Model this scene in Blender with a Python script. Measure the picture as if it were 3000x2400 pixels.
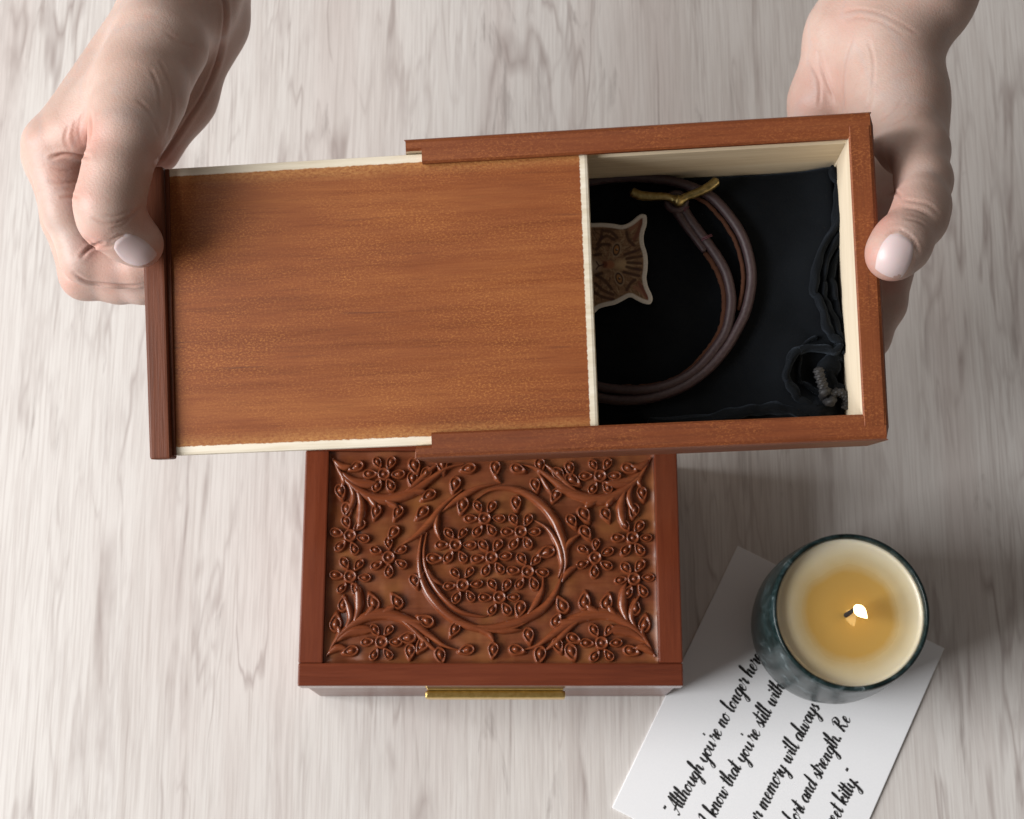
import bpy, bmesh, math, random
import numpy as np
from mathutils import Vector, Matrix
from mathutils.bvhtree import BVHTree

for o in list(bpy.data.objects):
    bpy.data.objects.remove(o)
S = bpy.context.scene
COL = S.collection
random.seed(4)
RNG = np.random.default_rng(7)

# ------------------------------------------------------------------ camera
CAM_H = 0.72
TILT = math.radians(15)
LENS = 55.0
F = 3000 * LENS / 36.0                      # focal length in photo pixels
CAM = np.array([0, 0, CAM_H])
CR = np.array([[1, 0, 0], [0, math.cos(TILT), -math.sin(TILT)], [0, math.sin(TILT), math.cos(TILT)]])
cam = bpy.data.objects.new('camera', bpy.data.cameras.new('camera'))
COL.objects.link(cam)
cam.location = CAM
cam.rotation_euler = (TILT, 0, 0)
cam.data.lens = LENS
cam.data.sensor_width = 36
cam.data.clip_start = 0.02
cam.data.clip_end = 20
cam.data.dof.use_dof = True
cam.data.dof.focus_distance = 0.525
cam.data.dof.aperture_fstop = 34
S.camera = cam

# ------------------------------------------------------------------ world and lamps
W = bpy.data.worlds.new('World')
S.world = W
W.use_nodes = True
W.node_tree.nodes['Background'].inputs[0].default_value = (1.0, 0.90, 0.82, 1)
W.node_tree.nodes['Background'].inputs[1].default_value = 0.125


def area(name, loc, target, size, size_y, power, color):
    l = bpy.data.lights.new(name, 'AREA')
    l.shape = 'RECTANGLE'
    l.size, l.size_y, l.energy, l.color = size, size_y, power, color
    o = bpy.data.objects.new(name, l)
    COL.objects.link(o)
    o.location = loc
    o.rotation_euler = (Vector(target) - Vector(loc)).to_track_quat('-Z', 'Y').to_euler()
    return o


area('window_light', (-1.74, -0.16, 1.08), (0.02, 0.16, 0.05), 1.30, 1.10, 63.0, (1.0, 0.985, 0.975))
area('room_light', (-0.75, 0.55, 1.30), (0.0, 0.2, 0.0), 0.8, 0.5, 3.4, (1.0, 0.93, 0.87))

S.view_settings.view_transform = 'Standard'
S.view_settings.look = 'None'
S.view_settings.exposure = 0.14
S.view_settings.gamma = 1.0


# ------------------------------------------------------------------ geometry helpers
def ray(px, py):
    return CR @ np.array([(px - 1500) / F, -(py - 1200) / F, -1.0])


def unp(px, py, z):
    """photo pixel -> world point on the level z"""
    d = ray(px, py)
    return CAM + d * (z - CAM_H) / d[2]


def proj(P):
    q = (np.asarray(P) - CAM) @ CR
    return np.stack([1500 + F * q[..., 0] / -q[..., 2], 1200 - F * q[..., 1] / -q[..., 2]], -1)


def link(name, me, mat=None, parent=None, smooth=True):
    o = bpy.data.objects.new(name, me)
    COL.objects.link(o)
    if mat is not None:
        for m in (mat if isinstance(mat, (list, tuple)) else [mat]):
            if len(me.materials) < len(mat if isinstance(mat, (list, tuple)) else [mat]):
                me.materials.append(m)
    if parent:
        o.parent = parent
    if smooth:
        me.polygons.foreach_set('use_smooth', np.ones(len(me.polygons), bool))
    return o


def pydata(name, v, f, mat=None, parent=None, smooth=True):
    me = bpy.data.meshes.new(name)
    me.from_pydata([tuple(map(float, p)) for p in v], [], [tuple(map(int, q)) for q in f])
    me.update()
    return link(name, me, mat, parent, smooth)


def npmesh(name, v, f, mat=None, parent=None):
    """v (n,3), f (m,4) arrays"""
    me = bpy.data.meshes.new(name)
    me.vertices.add(len(v))
    me.vertices.foreach_set('co', np.asarray(v, np.float32).ravel())
    k = f.shape[1]
    me.loops.add(f.size)
    me.loops.foreach_set('vertex_index', f.astype(np.int32).ravel())
    me.polygons.add(len(f))
    me.polygons.foreach_set('loop_start', np.arange(0, f.size, k, dtype=np.int32))
    me.update(calc_edges=True)
    me.validate()
    return link(name, me, mat, parent, True)


def bm_box(bm, x0, x1, y0, y1, z0, z1, bev=0.0005, seg=2):
    r = bmesh.ops.create_cube(bm, size=1)
    for v in r['verts']:
        v.co = Vector(((x0 + x1) / 2 + v.co.x * (x1 - x0), (y0 + y1) / 2 + v.co.y * (y1 - y0), (z0 + z1) / 2 + v.co.z * (z1 - z0)))
    if bev:
        es = list({e for v in r['verts'] for e in v.link_edges})
        bmesh.ops.bevel(bm, geom=es, offset=bev, segments=seg, profile=0.6, affect='EDGES')


def bm_obj(name, bm, mat, parent=None, smooth=False, autosmooth=True):
    me = bpy.data.meshes.new(name)
    bmesh.ops.recalc_face_normals(bm, faces=bm.faces)
    bm.to_mesh(me)
    bm.free()
    o = link(name, me, mat, parent, smooth)
    return o


def box(name, x0, x1, y0, y1, z0, z1, mat, parent=None, bev=0.0005):
    bm = bmesh.new()
    bm_box(bm, x0, x1, y0, y1, z0, z1, bev)
    return bm_obj(name, bm, mat, parent)


def extrude_x(bm, prof, x0, x1, mats=None):
    """profile [(y,z)] swept from x0 to x1; mats: material index of each side face"""
    a = [bm.verts.new((x0, y, z)) for y, z in prof]
    b = [bm.verts.new((x1, y, z)) for y, z in prof]
    n = len(prof)
    for i in range(n):
        fc = bm.faces.new((a[i], a[(i + 1) % n], b[(i + 1) % n], b[i]))
        if mats:
            fc.material_index = mats[i]
    bm.faces.new(a)
    bm.faces.new(b[::-1])


def catmull(P, n=8, closed=False):
    P = np.asarray(P, float)
    out = []
    N = len(P)
    for i in range(N if closed else N - 1):
        if closed:
            p0, p1, p2, p3 = P[(i - 1) % N], P[i], P[(i + 1) % N], P[(i + 2) % N]
        else:
            p0, p1, p2, p3 = P[max(i - 1, 0)], P[i], P[i + 1], P[min(i + 2, N - 1)]
        for t in np.linspace(0, 1, n, endpoint=False):
            out.append(.5 * (2 * p1 + (p2 - p0) * t + (2 * p0 - 5 * p1 + 4 * p2 - p3) * t * t + (3 * p1 - p0 - 3 * p2 + p3) * t ** 3))
    if not closed:
        out.append(P[-1])
    return np.array(out)


def tube_data(P, rad, seg=12, up=(0, 0, 1), sx=1.0, sz=1.0, closed=False, rfun=None):
    """tube along P; rad scalar or array; section axes: side*sx, up*sz; rfun(i,theta)->factor"""
    P = np.asarray(P, float)
    n = len(P)
    rad = np.full(n, rad) if np.isscalar(rad) else np.asarray(rad)
    T = np.gradient(P, axis=0)
    if closed:
        T = np.roll(P, -1, 0) - np.roll(P, 1, 0)
    T /= np.linalg.norm(T, axis=1)[:, None] + 1e-12
    up = np.asarray(up, float)
    Sd = np.cross(T, up)
    Sd /= np.linalg.norm(Sd, axis=1)[:, None] + 1e-12
    U = np.cross(Sd, T)
    th = np.linspace(0, 2 * np.pi, seg, endpoint=False)
    V = []
    for i in range(n):
        k = np.ones(seg) if rfun is None else rfun(i, th)
        V.append(P[i] + rad[i] * (k * np.cos(th) * sx)[:, None] * Sd[i] + rad[i] * (k * np.sin(th) * sz)[:, None] * U[i])
    V = np.concatenate(V)
    Fc = []
    for i in range(n if closed else n - 1):
        j = (i + 1) % n
        for k in range(seg):
            l = (k + 1) % seg
            Fc.append((i * seg + k, j * seg + k, j * seg + l, i * seg + l))
    V = list(V)
    if not closed:
        for i, d in ((0, -1), (n - 1, 1)):
            c = len(V)
            V.append(P[i] + T[i] * rad[i] * .5 * d)
            for k in range(seg):
                q = (i * seg + k, i * seg + (k + 1) % seg, c)
                Fc.append(q if d < 0 else q[::-1])
    return V, [tuple(q[::-1]) for q in Fc]


def tube(name, P, rad, mat, parent=None, **kw):
    v, f = tube_data(P, rad, **kw)
    return pydata(name, v, f, mat, parent)


def lathe(name, prof, mat, parent, seg=72, loc=(0, 0, 0)):
    V, Fc = [], []
    n = len(prof)
    for r, z in prof:
        for k in range(seg):
            a = 2 * math.pi * k / seg
            V.append((loc[0] + r * math.cos(a), loc[1] + r * math.sin(a), loc[2] + z))
    for i in range(n - 1):
        for k in range(seg):
            l = (k + 1) % seg
            Fc.append((i * seg + k, i * seg + l, (i + 1) * seg + l, (i + 1) * seg + k))
    return pydata(name, V, Fc, mat, parent)


def empty(name, M4):
    o = bpy.data.objects.new(name, None)
    o.empty_display_size = .02
    COL.objects.link(o)
    o.matrix_world = M4
    return o


def tag(o, label=None, cat=None, group=None, kind=None):
    for k, v in (('label', label), ('category', cat), ('group', group), ('kind', kind)):
        if v:
            o[k] = v
    return o


# ------------------------------------------------------------------ materials
class NT:
    def __init__(s, name):
        s.m = bpy.data.materials.new(name)
        s.m.use_nodes = True
        s.t = s.m.node_tree
        s.b = s.t.nodes['Principled BSDF']

    def n(s, typ, **kw):
        nd = s.t.nodes.new(typ)
        for k, v in kw.items():
            if k in nd.inputs:
                s.put(nd.inputs[k], v)
            else:
                setattr(nd, k, v)
        return nd

    def put(s, sock, v):
        if isinstance(v, bpy.types.NodeSocket):
            s.t.links.new(v, sock)
        else:
            if sock.type == 'RGBA' and len(v) == 3:
                v = (*v, 1)
            sock.default_value = v

    def coord(s, scale=(1, 1, 1), out='Object', loc=(0, 0, 0), rot=(0, 0, 0)):
        c = s.n('ShaderNodeTexCoord')
        m = s.n('ShaderNodeMapping')
        s.put(m.inputs['Vector'], c.outputs[out])
        m.inputs['Scale'].default_value = scale
        m.inputs['Location'].default_value = loc
        m.inputs['Rotation'].default_value = rot
        return m.outputs[0]

    def noise(s, vec, scale=1, detail=4, rough=.55, dist=0):
        n = s.n('ShaderNodeTexNoise')
        s.put(n.inputs['Vector'], vec)
        for k, v in (('Scale', scale), ('Detail', detail), ('Roughness', rough), ('Distortion', dist)):
            n.inputs[k].default_value = v
        return n.outputs['Fac']

    def ramp(s, fac, stops, interp='LINEAR'):
        r = s.n('ShaderNodeValToRGB')
        s.put(r.inputs[0], fac)
        r.color_ramp.interpolation = interp
        e = r.color_ramp.elements
        while len(e) < len(stops):
            e.new(.5)
        for i, (p, c) in enumerate(stops):
            e[i].position = p
            e[i].color = (c, c, c, 1) if isinstance(c, (int, float)) else (*c, 1)
        return r.outputs[0]

    def mix(s, fac, a, b, mode='MIX'):
        n = s.n('ShaderNodeMix', data_type='RGBA', blend_type=mode)
        s.put(n.inputs[0], fac)
        s.put(n.inputs[6], a)
        s.put(n.inputs[7], b)
        return n.outputs[2]

    def math(s, op, a, b=0.0, clamp=False):
        n = s.n('ShaderNodeMath', operation=op, use_clamp=clamp)
        s.put(n.inputs[0], a)
        s.put(n.inputs[1], b)
        return n.outputs[0]

    def bump(s, h, strength=.3, dist=.0005, normal=None):
        n = s.n('ShaderNodeBump')
        s.put(n.inputs['Height'], h)
        n.inputs['Strength'].default_value = strength
        n.inputs['Distance'].default_value = dist
        if normal is not None:
            s.put(n.inputs['Normal'], normal)
        return n.outputs[0]

    def set(s, **kw):
        for k, v in kw.items():
            s.put(s.b.inputs[k.replace('_', ' ')], v)
        return s.m


def wood(name, dark, mid, light, axis='x', rough=.45, coat=.15, fleck=None, seed=0.0, fine=1.0, bump=.25, ior=1.5):
    t = NT(name)
    g = {'x': (14, 260, 260), 'y': (260, 14, 260), 'z': (260, 260, 14)}[axis]
    p = {'x': (60, 1500, 1500), 'y': (1500, 60, 1500), 'z': (1500, 1500, 60)}[axis]
    q = {'x': (5, 40, 40), 'y': (40, 5, 40), 'z': (40, 40, 5)}[axis]
    big = t.noise(t.coord(q, loc=(seed, seed * 2, 0)), 1, 3, .5, .6)
    med = t.noise(t.coord(g, loc=(seed, 3 + seed, 1)), 1, 5, .6, .4)
    fin = t.noise(t.coord(p), 1, 3, .6)
    s = t.math('ADD', t.math('ADD', t.math('MULTIPLY', big, .38), t.math('MULTIPLY', med, .32)), t.math('MULTIPLY', t.noise(t.coord(tuple(k * 3.2 for k in g), loc=(seed, 1, 2)), 1, 4, .65), .30))
    c = t.ramp(s, [(.32, dark), (.5, mid), (.68, light)])
    pore = t.ramp(fin, [(.56, 0.0), (.70, 1.0)])
    c = t.mix(t.math('MULTIPLY', pore, .35 * fine), c, tuple(x * .45 for x in dark))
    if fleck:
        fk = t.noise(t.coord((1100, 1700, 1700)), 1, 4, .7)
        fb = t.noise(t.coord((30, 60, 60)), 1, 3, .6)
        m = t.math('MULTIPLY', t.ramp(fk, [(.49, 0.0), (.64, 1.0)]), t.ramp(fb, [(.36, .1), (.66, 1.0)]))
        c = t.mix(t.math('MULTIPLY', m, .8), c, fleck)
    h = t.math('ADD', t.math('MULTIPLY', med, .5), t.math('MULTIPLY', fin, .5))
    r = t.ramp(med, [(.3, rough - .06), (.7, rough + .08)])
    t.set(Base_Color=c, Roughness=r, Coat_Weight=coat, Coat_Roughness=.25, IOR=ior, Specular_IOR_Level=.3, Normal=t.bump(h, bump, .0003))
    return t, c


def make_table_mat():
    t = NT('table_laminate')
    A = t.noise(t.coord((22, 2.2, 1), loc=(3.1, .4, 0)), 1, 4, .5, .5)
    B = t.noise(t.coord((75, 4.5, 1), loc=(.7, 2.2, 0)), 1, 6, .62, .8)
    Cn = t.noise(t.coord((210, 7, 1)), 1, 5, .65, .5)
    D = t.noise(t.coord((900, 24, 1)), 1, 3, .6)
    K = t.noise(t.coord((48, 6, 1), loc=(9, 1, 0)), 1, 5, .6, 1.6)
    base = t.ramp(A, [(.30, (.625, .575, .550)), (.50, (.705, .680, .655)), (.72, (.735, .715, .692))])
    st = t.ramp(B, [(.50, 0.0), (.60, .5), (.70, 1.0)])
    mod = t.ramp(t.noise(t.coord((9, 2.5, 1), loc=(5, 8, 0)), 1, 3, .5), [(.40, .05), (.66, 1.0)])
    c = t.mix(t.math('MULTIPLY', t.math('MULTIPLY', st, mod), .52), base, (.43, .365, .335))
    # long wavering growth lines
    for sx, sy, lx, w, a in ((16, 2.1, 2.7, .007, .75), (30, 3.4, 7.9, .007, .55), (52, 4.6, 5.2, .008, .32)):
        V = t.noise(t.coord((sx, sy, 1), loc=(lx, 1.3, 0)), 1, 4, .55, .35)
        d = t.math('ABSOLUTE', t.math('SUBTRACT', V, .5))
        v = t.ramp(d, [(0.0, 1.0), (w, .6), (w * 2.6, 0.0)])
        v = t.math('MULTIPLY', v, t.ramp(t.noise(t.coord((40, 9, 1), loc=(lx, 4, 0)), 1, 4, .6), [(.44, 0.0), (.60, 1.0)]))
        c = t.mix(t.math('MULTIPLY', v, a), c, (.30, .24, .225))
    fib = t.noise(t.coord((520, 10, 1), loc=(2, 6, 0)), 1, 4, .7, .2)
    c = t.mix(t.math('MULTIPLY', t.ramp(fib, [(.52, 0.0), (.66, 1.0)]), .30), c, (.42, .365, .34))
    c = t.mix(t.math('MULTIPLY', t.ramp(Cn, [(.54, 0.0), (.68, 1.0)]), .22), c, (.44, .39, .36))
    kk = t.math('MULTIPLY', t.ramp(K, [(.62, 0.0), (.69, 1.0)]), t.ramp(fib, [(.38, .2), (.56, 1.0)]))
    c = t.mix(t.math('MULTIPLY', kk, .48), c, (.19, .15, .14))
    c = t.mix(t.math('MULTIPLY', t.ramp(D, [(.45, 0.0), (.62, 1.0)]), .34), c, (.48, .435, .41))
    return t.set(Base_Color=c, Roughness=.42, Specular_IOR_Level=.35, Normal=t.bump(t.math('ADD', Cn, D), .12, .0003))


M_table = make_table_mat()

# held box woods
M_rail = wood('stained_rail_wood', (.115, .030, .012), (.185, .049, .016), (.235, .070, .022), 'x', .46, .05, fleck=(.36, .125, .038), seed=1.3)[0].m
M_rail_y = wood('stained_end_wood', (.125, .033, .012), (.195, .053, .017), (.245, .074, .023), 'y', .46, .05, fleck=(.37, .13, .04), seed=5.3)[0].m
M_bar = wood('dark_end_bar_wood', (.070, .019, .008), (.135, .036, .013), (.19, .056, .019), 'y', .5, .08, seed=2.2, bump=.6)[0].m
M_bare = wood('bare_pale_wood', (.56, .44, .29), (.70, .59, .43), (.78, .69, .54), 'x', .65, .0, seed=3.0, fine=.4)[0].m
M_bare_y = wood('bare_pale_end_wood', (.60, .49, .34), (.72, .62, .47), (.80, .72, .58), 'y', .65, .0, seed=6.0, fine=.4)[0].m


def make_lid_mat():
    t, c = wood('stained_lid_wood', (.145, .036, .010), (.228, .063, .016), (.305, .100, .025), 'x', .50, .02, fleck=(.44, .17, .043), seed=8.4, fine=.55)
    co = t.n('ShaderNodeTexCoord')
    sp = t.n('ShaderNodeSeparateXYZ')
    t.put(sp.inputs[0], co.outputs['Object'])
    ay = t.math('ABSOLUTE', sp.outputs[1])
    rag = t.math('MULTIPLY', t.math('SUBTRACT', t.noise(t.coord((500, 900, 900)), 1, 4, .7), .5), .0012)
    slow = t.math('MULTIPLY', t.math('SUBTRACT', t.noise(t.coord((25, 25, 25)), 1, 2, .5), .5), .003)
    # long dark pore lines
    ln = t.noise(t.coord((22, 420, 10), loc=(4, 2, 0)), 1, 3, .6, .3)
    lm = t.math('MULTIPLY', t.ramp(ln, [(.66, 0.0), (.72, 1.0)]), t.ramp(t.noise(t.coord((30, 60, 10)), 1, 2), [(.45, 0.0), (.6, 1.0)]))
    c = t.mix(t.math('MULTIPLY', lm, .6), c, (.09, .025, .012))
    # thin worn stain near the rails, then bare wood on the tongue
    gold = t.math('MULTIPLY', t.math('SUBTRACT', t.math('ADD', ay, t.math('MULTIPLY', slow, 2.5)), .0435), 240, True)
    gn = t.ramp(t.noise(t.coord((700, 1100, 900)), 1, 4, .7), [(.35, .1), (.65, 1.0)])
    c = t.mix(t.math('MULTIPLY', t.math('MULTIPLY', gold, gn), .75), c, (.50, .24, .075))
    e1 = t.math('MULTIPLY', t.math('SUBTRACT', t.math('ADD', ay, rag), .0484), 3000, True)
    e2 = t.math('MULTIPLY', t.math('SUBTRACT', t.math('ADD', sp.outputs[0], rag), -.0198), 3000, True)
    e = t.math('MAXIMUM', e1, e2)
    pale = t.ramp(t.noise(t.coord((30, 400, 400)), 1, 4), [(.3, (.62, .54, .40)), (.7, (.80, .74, .62))])
    c = t.mix(e, c, pale)
    return t.set(Base_Color=c)


M_lid = make_lid_mat()

# carved box woods: lacquered
def lacquer(name, dark, mid, light, axis, seed, rough=.28, coat=.55, fine=.4):
    t, c = wood(name, dark, mid, light, axis, rough, coat, seed=seed, fine=fine, bump=.05)
    return t.set(Coat_Roughness=.12)


M_frame = lacquer('lacquered_frame_wood', (.090, .019, .009), (.145, .032, .013), (.195, .046, .018), 'x', 2.0)
M_frame_y = lacquer('lacquered_side_wood', (.090, .019, .009), (.145, .032, .013), (.195, .046, .018), 'y', 4.0)
M_carve = lacquer('carved_raised_wood', (.115, .028, .011), (.185, .048, .017), (.270, .080, .027), 'x', 6.0, .27, .5, 1.0)


def make_ground():
    t, c = wood('carved_ground_wood', (.105, .027, .011), (.160, .045, .017), (.215, .070, .025), 'x', .33, .4, seed=9.0, fine=.3, bump=.1)
    n = t.noise(t.coord((70, 70, 70)), 1, 3, .5)
    c = t.mix(t.ramp(n, [(.45, 0.0), (.70, .75)]), c, (.26, .098, .030))
    tool = t.noise(t.coord((260, 260, 260)), 1, 2, .5)
    return t.set(Base_Color=c, Roughness=.30, Normal=t.bump(tool, .12, .0005))


M_ground = make_ground()


def simple(name, col, rough=.5, metal=0.0, **kw):
    t = NT(name)
    n = t.noise(t.coord((400, 400, 400)), 1, 4, .6)
    c = t.mix(t.ramp(n, [(.3, .0), (.7, 1.0)]), tuple(x * .82 for x in col), tuple(min(1, x * 1.12) for x in col))
    t.set(Base_Color=c, Roughness=rough, Metallic=metal, **kw)
    return t.m


def make_brass(name, a, b, rough, bmp):
    t = NT(name)
    n = t.noise(t.coord((500, 500, 500)), 1, 5, .65)
    return t.set(Base_Color=t.ramp(n, [(.35, a), (.65, b)]), Metallic=1.0, Roughness=rough, Normal=t.bump(n, bmp, .0003))


M_brass = make_brass('polished_brass', (.70, .48, .15), (.88, .66, .26), .34, .05)
M_antique = make_brass('antique_brass', (.22, .17, .065), (.46, .36, .16), .34, .6)


def make_fabric():
    t = NT('black_pouch_fabric')
    n = t.noise(t.coord((1600, 1600, 1600)), 1, 3, .7)
    m = t.noise(t.coord((60, 60, 60)), 1, 3, .5)
    sp = t.ramp(t.noise(t.coord((900, 900, 900), loc=(3, 1, 2)), 1, 2, .8), [(.76, 0.0), (.80, 1.0)])
    c = t.mix(m, (.0034, .0041, .0054), (.0078, .0096, .0120))
    c = t.mix(t.math('MULTIPLY', sp, .35), c, (.10, .10, .11))
    return t.set(Base_Color=c, Roughness=.95, Specular_IOR_Level=.08, Sheen_Weight=.2, Sheen_Roughness=.4, Sheen_Tint=(.30, .38, .5), Normal=t.bump(t.math('ADD', n, t.math('MULTIPLY', t.noise(t.coord((220, 220, 220)), 1, 4, .6), 1.5)), .5, .0006))


M_fabric = make_fabric()
M_cord = simple('dark_grey_braided_cord', (.016, .016, .018), .6)


def make_leather():
    t = NT('dark_brown_leather')
    n = t.noise(t.coord((700, 700, 700)), 1, 4, .6)
    c = t.ramp(n, [(.3, (.034, .019, .022)), (.7, (.060, .035, .040))])
    return t.set(Base_Color=c, Roughness=.50, Normal=t.bump(n, .4, .0004))


M_leather = make_leather()
M_suede = simple('raw_tan_leather_edge', (.075, .024, .009), .9)
M_thread = simple('plum_thread', (.13, .045, .065), .7)


def make_paper():
    t = NT('white_card_paper')
    n = t.noise(t.coord((1200, 1200, 1200)), 1, 3, .6)
    return t.set(Base_Color=t.ramp(n, [(.3, (.87, .89, .92)), (.7, (.90, .92, .95))]), Roughness=.6, Normal=t.bump(n, .05, .0002))


M_paper = make_paper()
M_ink = simple('black_ink', (.012, .012, .013), .6)


def make_print():
    t = NT('printed_sticker')
    a = t.n('ShaderNodeVertexColor', layer_name='print')
    n = t.noise(t.coord((2500, 2500, 2500)), 1, 3, .6)
    c = t.mix(t.ramp(n, [(.3, 0.0), (.7, .25)]), a.outputs[0], (.05, .03, .02))
    return t.set(Base_Color=c, Roughness=.5)


M_print = make_print()


def make_skin():
    t = NT('fair_skin')
    a = t.n('ShaderNodeVertexColor', layer_name='flush')
    n = t.noise(t.coord((45, 45, 45)), 1, 4, .6)
    c = t.mix(t.ramp(n, [(.35, 0.0), (.7, 1.0)]), (.460, .322, .268), (.535, .400, .345))
    sp = t.n('ShaderNodeSeparateColor')
    t.put(sp.inputs[0], a.outputs[0])
    c = t.mix(t.math('MULTIPLY', sp.outputs[0], .9), c, (.54, .245, .20))
    c = t.mix(t.math('MULTIPLY', sp.outputs[1], 1.25, True), c, (.36, .14, .095))
    vn = t.math('ABSOLUTE', t.math('SUBTRACT', t.noise(t.coord((34, 22, 34), loc=(1.7, 3.1, 0)), 1, 2, .5, .4), .5))
    c = t.mix(t.ramp(vn, [(0.0, .22), (.03, 0.0)]), c, (.40, .36, .36))
    mot = t.noise(t.coord((260, 260, 260)), 1, 3, .6)
    c = t.mix(t.ramp(mot, [(.52, 0.0), (.74, .36)]), c, (.55, .31, .25))
    v = t.n('ShaderNodeTexVoronoi', feature='DISTANCE_TO_EDGE')
    t.put(v.inputs['Vector'], t.coord((900, 1100, 900)))
    v.inputs['Scale'].default_value = 1
    w = t.n('ShaderNodeTexWave', wave_type='BANDS', bands_direction='DIAGONAL')
    t.put(w.inputs['Vector'], t.coord((1, 1, 1)))
    w.inputs['Scale'].default_value = 240
    w.inputs['Distortion'].default_value = 7
    w.inputs['Detail'].default_value = 3
    w.inputs['Detail Scale'].default_value = 1.5
    h = t.math('ADD', t.math('MULTIPLY', t.math('MINIMUM', v.outputs['Distance'], .25), 1.6), t.math('MULTIPLY', w.outputs['Fac'], .22))
    fine = t.noise(t.coord((260, 1500, 700), rot=(0, 0, .6)), 1, 4, .6, .8)
    h = t.math('ADD', h, t.math('MULTIPLY', fine, .9))
    pore = t.noise(t.coord((1900, 1900, 1900)), 1, 2, .6)
    h = t.math('ADD', h, t.math('MULTIPLY', pore, .5))
    c = t.mix(t.ramp(fine, [(.30, .20), (.46, 0.0)]), c, (.42, .24, .185))
    nrm = t.bump(h, .22, .00032)
    return t.set(Base_Color=c, Roughness=.46, Specular_IOR_Level=.4, Subsurface_Weight=.16, Subsurface_Radius=(1.0, .35, .2), Subsurface_Scale=.003, Normal=nrm)


M_skin = make_skin()
M_nail = NT('pale_pink_nail_polish').set(Base_Color=(.62, .50, .50), Roughness=.42, Coat_Weight=.08, Coat_Roughness=.1, Subsurface_Weight=.15, Subsurface_Scale=.002)

# ------------------------------------------------------------------ table
tbl = box('table', -1.0, 1.0, -0.7, 1.3, -0.03, 0.0, M_table, None, .002)
tag(tbl, 'pale greyed wood table top with long mauve grain streaks', 'table', kind='structure')

# ------------------------------------------------------------------ carved keepsake box on the table
CZ = 0.068
cx0, cx1, cy0, cy1 = -.0885, .0707, .0568, .1665
px0, px1, py0, py1 = -.0783, .0607, .0662, .1565          # carved field
PZ = CZ - .0030
BM4 = Matrix.Translation(((cx0 + cx1) / 2, (cy0 + cy1) / 2, 0))
cb = empty('carved_box', BM4)
tag(cb, 'red-brown carved wooden box with flower and vine relief standing on the table', 'box')
ox, oy = (cx0 + cx1) / 2, (cy0 + cy1) / 2


def L(x, y):
    return x - ox, y - oy


a0, a1, b0, b1 = cx0 - ox, cx1 - ox, cy0 - oy, cy1 - oy
c0, c1, d0, d1 = px0 - ox, px1 - ox, py0 - oy, py1 - oy
M_body = lacquer('lacquered_body_wood', (.090, .019, .009), (.145, .032, .013), (.195, .046, .018), 'x', 7.0, .30, .25)
for wl in (box('wall', a0 + .0012, a1 - .0012, b0 + .0012, b0 + .0092, .001, CZ - .0112, M_body, cb, .0008),
           box('wall', a0 + .0012, a1 - .0012, b1 - .0092, b1 - .0012, .001, CZ - .0112, M_body, cb, .0008),
           box('wall', a0 + .0012, a0 + .0092, b0 + .0093, b1 - .0093, .001, CZ - .0112, M_body, cb, .0008),
           box('wall', a1 - .0092, a1 - .0012, b0 + .0093, b1 - .0093, .001, CZ - .0112, M_body, cb, .0008)):
    pass
box('base_board', a0 + .0093, a1 - .0093, b0 + .0093, b1 - .0093, 0.0, .005, M_body, cb, .0004)
box('lid_rail', a0, a1, b0, d0, CZ - .011, CZ, M_frame, cb, .0007)
box('lid_rail', a0, a1, d1, b1, CZ - .011, CZ, M_frame, cb, .0007)
box('lid_rail', a0, c0, d0 + .00005, d1 - .00005, CZ - .011, CZ, M_frame_y, cb, .0007)
box('lid_rail', c1, a1, d0 + .00005, d1 - .00005, CZ - .011, CZ, M_frame_y, cb, .0007)

# brass handle on the front wall: plate and bar
bxl, bxr = unp(1243, 2030, .055)[0] - ox, unp(1658, 2030, .055)[0] - ox
box('handle_plate', bxl + .001, bxr - .001, b0 - .0002, b0 + .0013, .026, .054, M_brass, cb, .0003)
box('handle_bar', bxl, bxr, b0 - .0034, b0 - .0003, .040, .0495, M_brass, cb, .0009)
for sx in (bxl + .003, bxr - .003):
    tube('handle_post', [(sx, b0 + .0005, .045), (sx, b0 - .002, .045)], .0012, M_brass, cb)


# carved field ground: gently tooled height field
def zpx(X, Y):
    """enlarged-view coordinates of the panel -> box-local metres on the panel level"""
    p = unp(850 + X / 1.7967, 1250 + Y / 1.7967, PZ)
    return p[0] - ox, p[1] - oy


nx, ny = 181, 121
gx, gy = np.meshgrid(np.linspace(c0 + .0001, c1 - .0001, nx), np.linspace(d0 + .0001, d1 - .0001, ny), indexing='ij')


def smooth_noise(x, y, s, k=5):
    r = np.random.default_rng(int(s))
    out = 0
    for _ in range(k * 3):
        a = r.uniform(0, 2 * np.pi)
        fq = s * r.uniform(.5, 1.4)
        out = out + np.sin((x * np.cos(a) + y * np.sin(a)) * fq + r.uniform(0, 6.3))
    return out / (k * 3) ** .5


edge = np.minimum(np.minimum(gx - c0, c1 - gx), np.minimum(gy - d0, d1 - gy))
gz = PZ + .00020 * smooth_noise(gx, gy, 500) + .00004 * smooth_noise(gx, gy, 1500)
gz += .0009 * np.exp(-edge / .0012)                      # worn lip left along the rails

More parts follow.
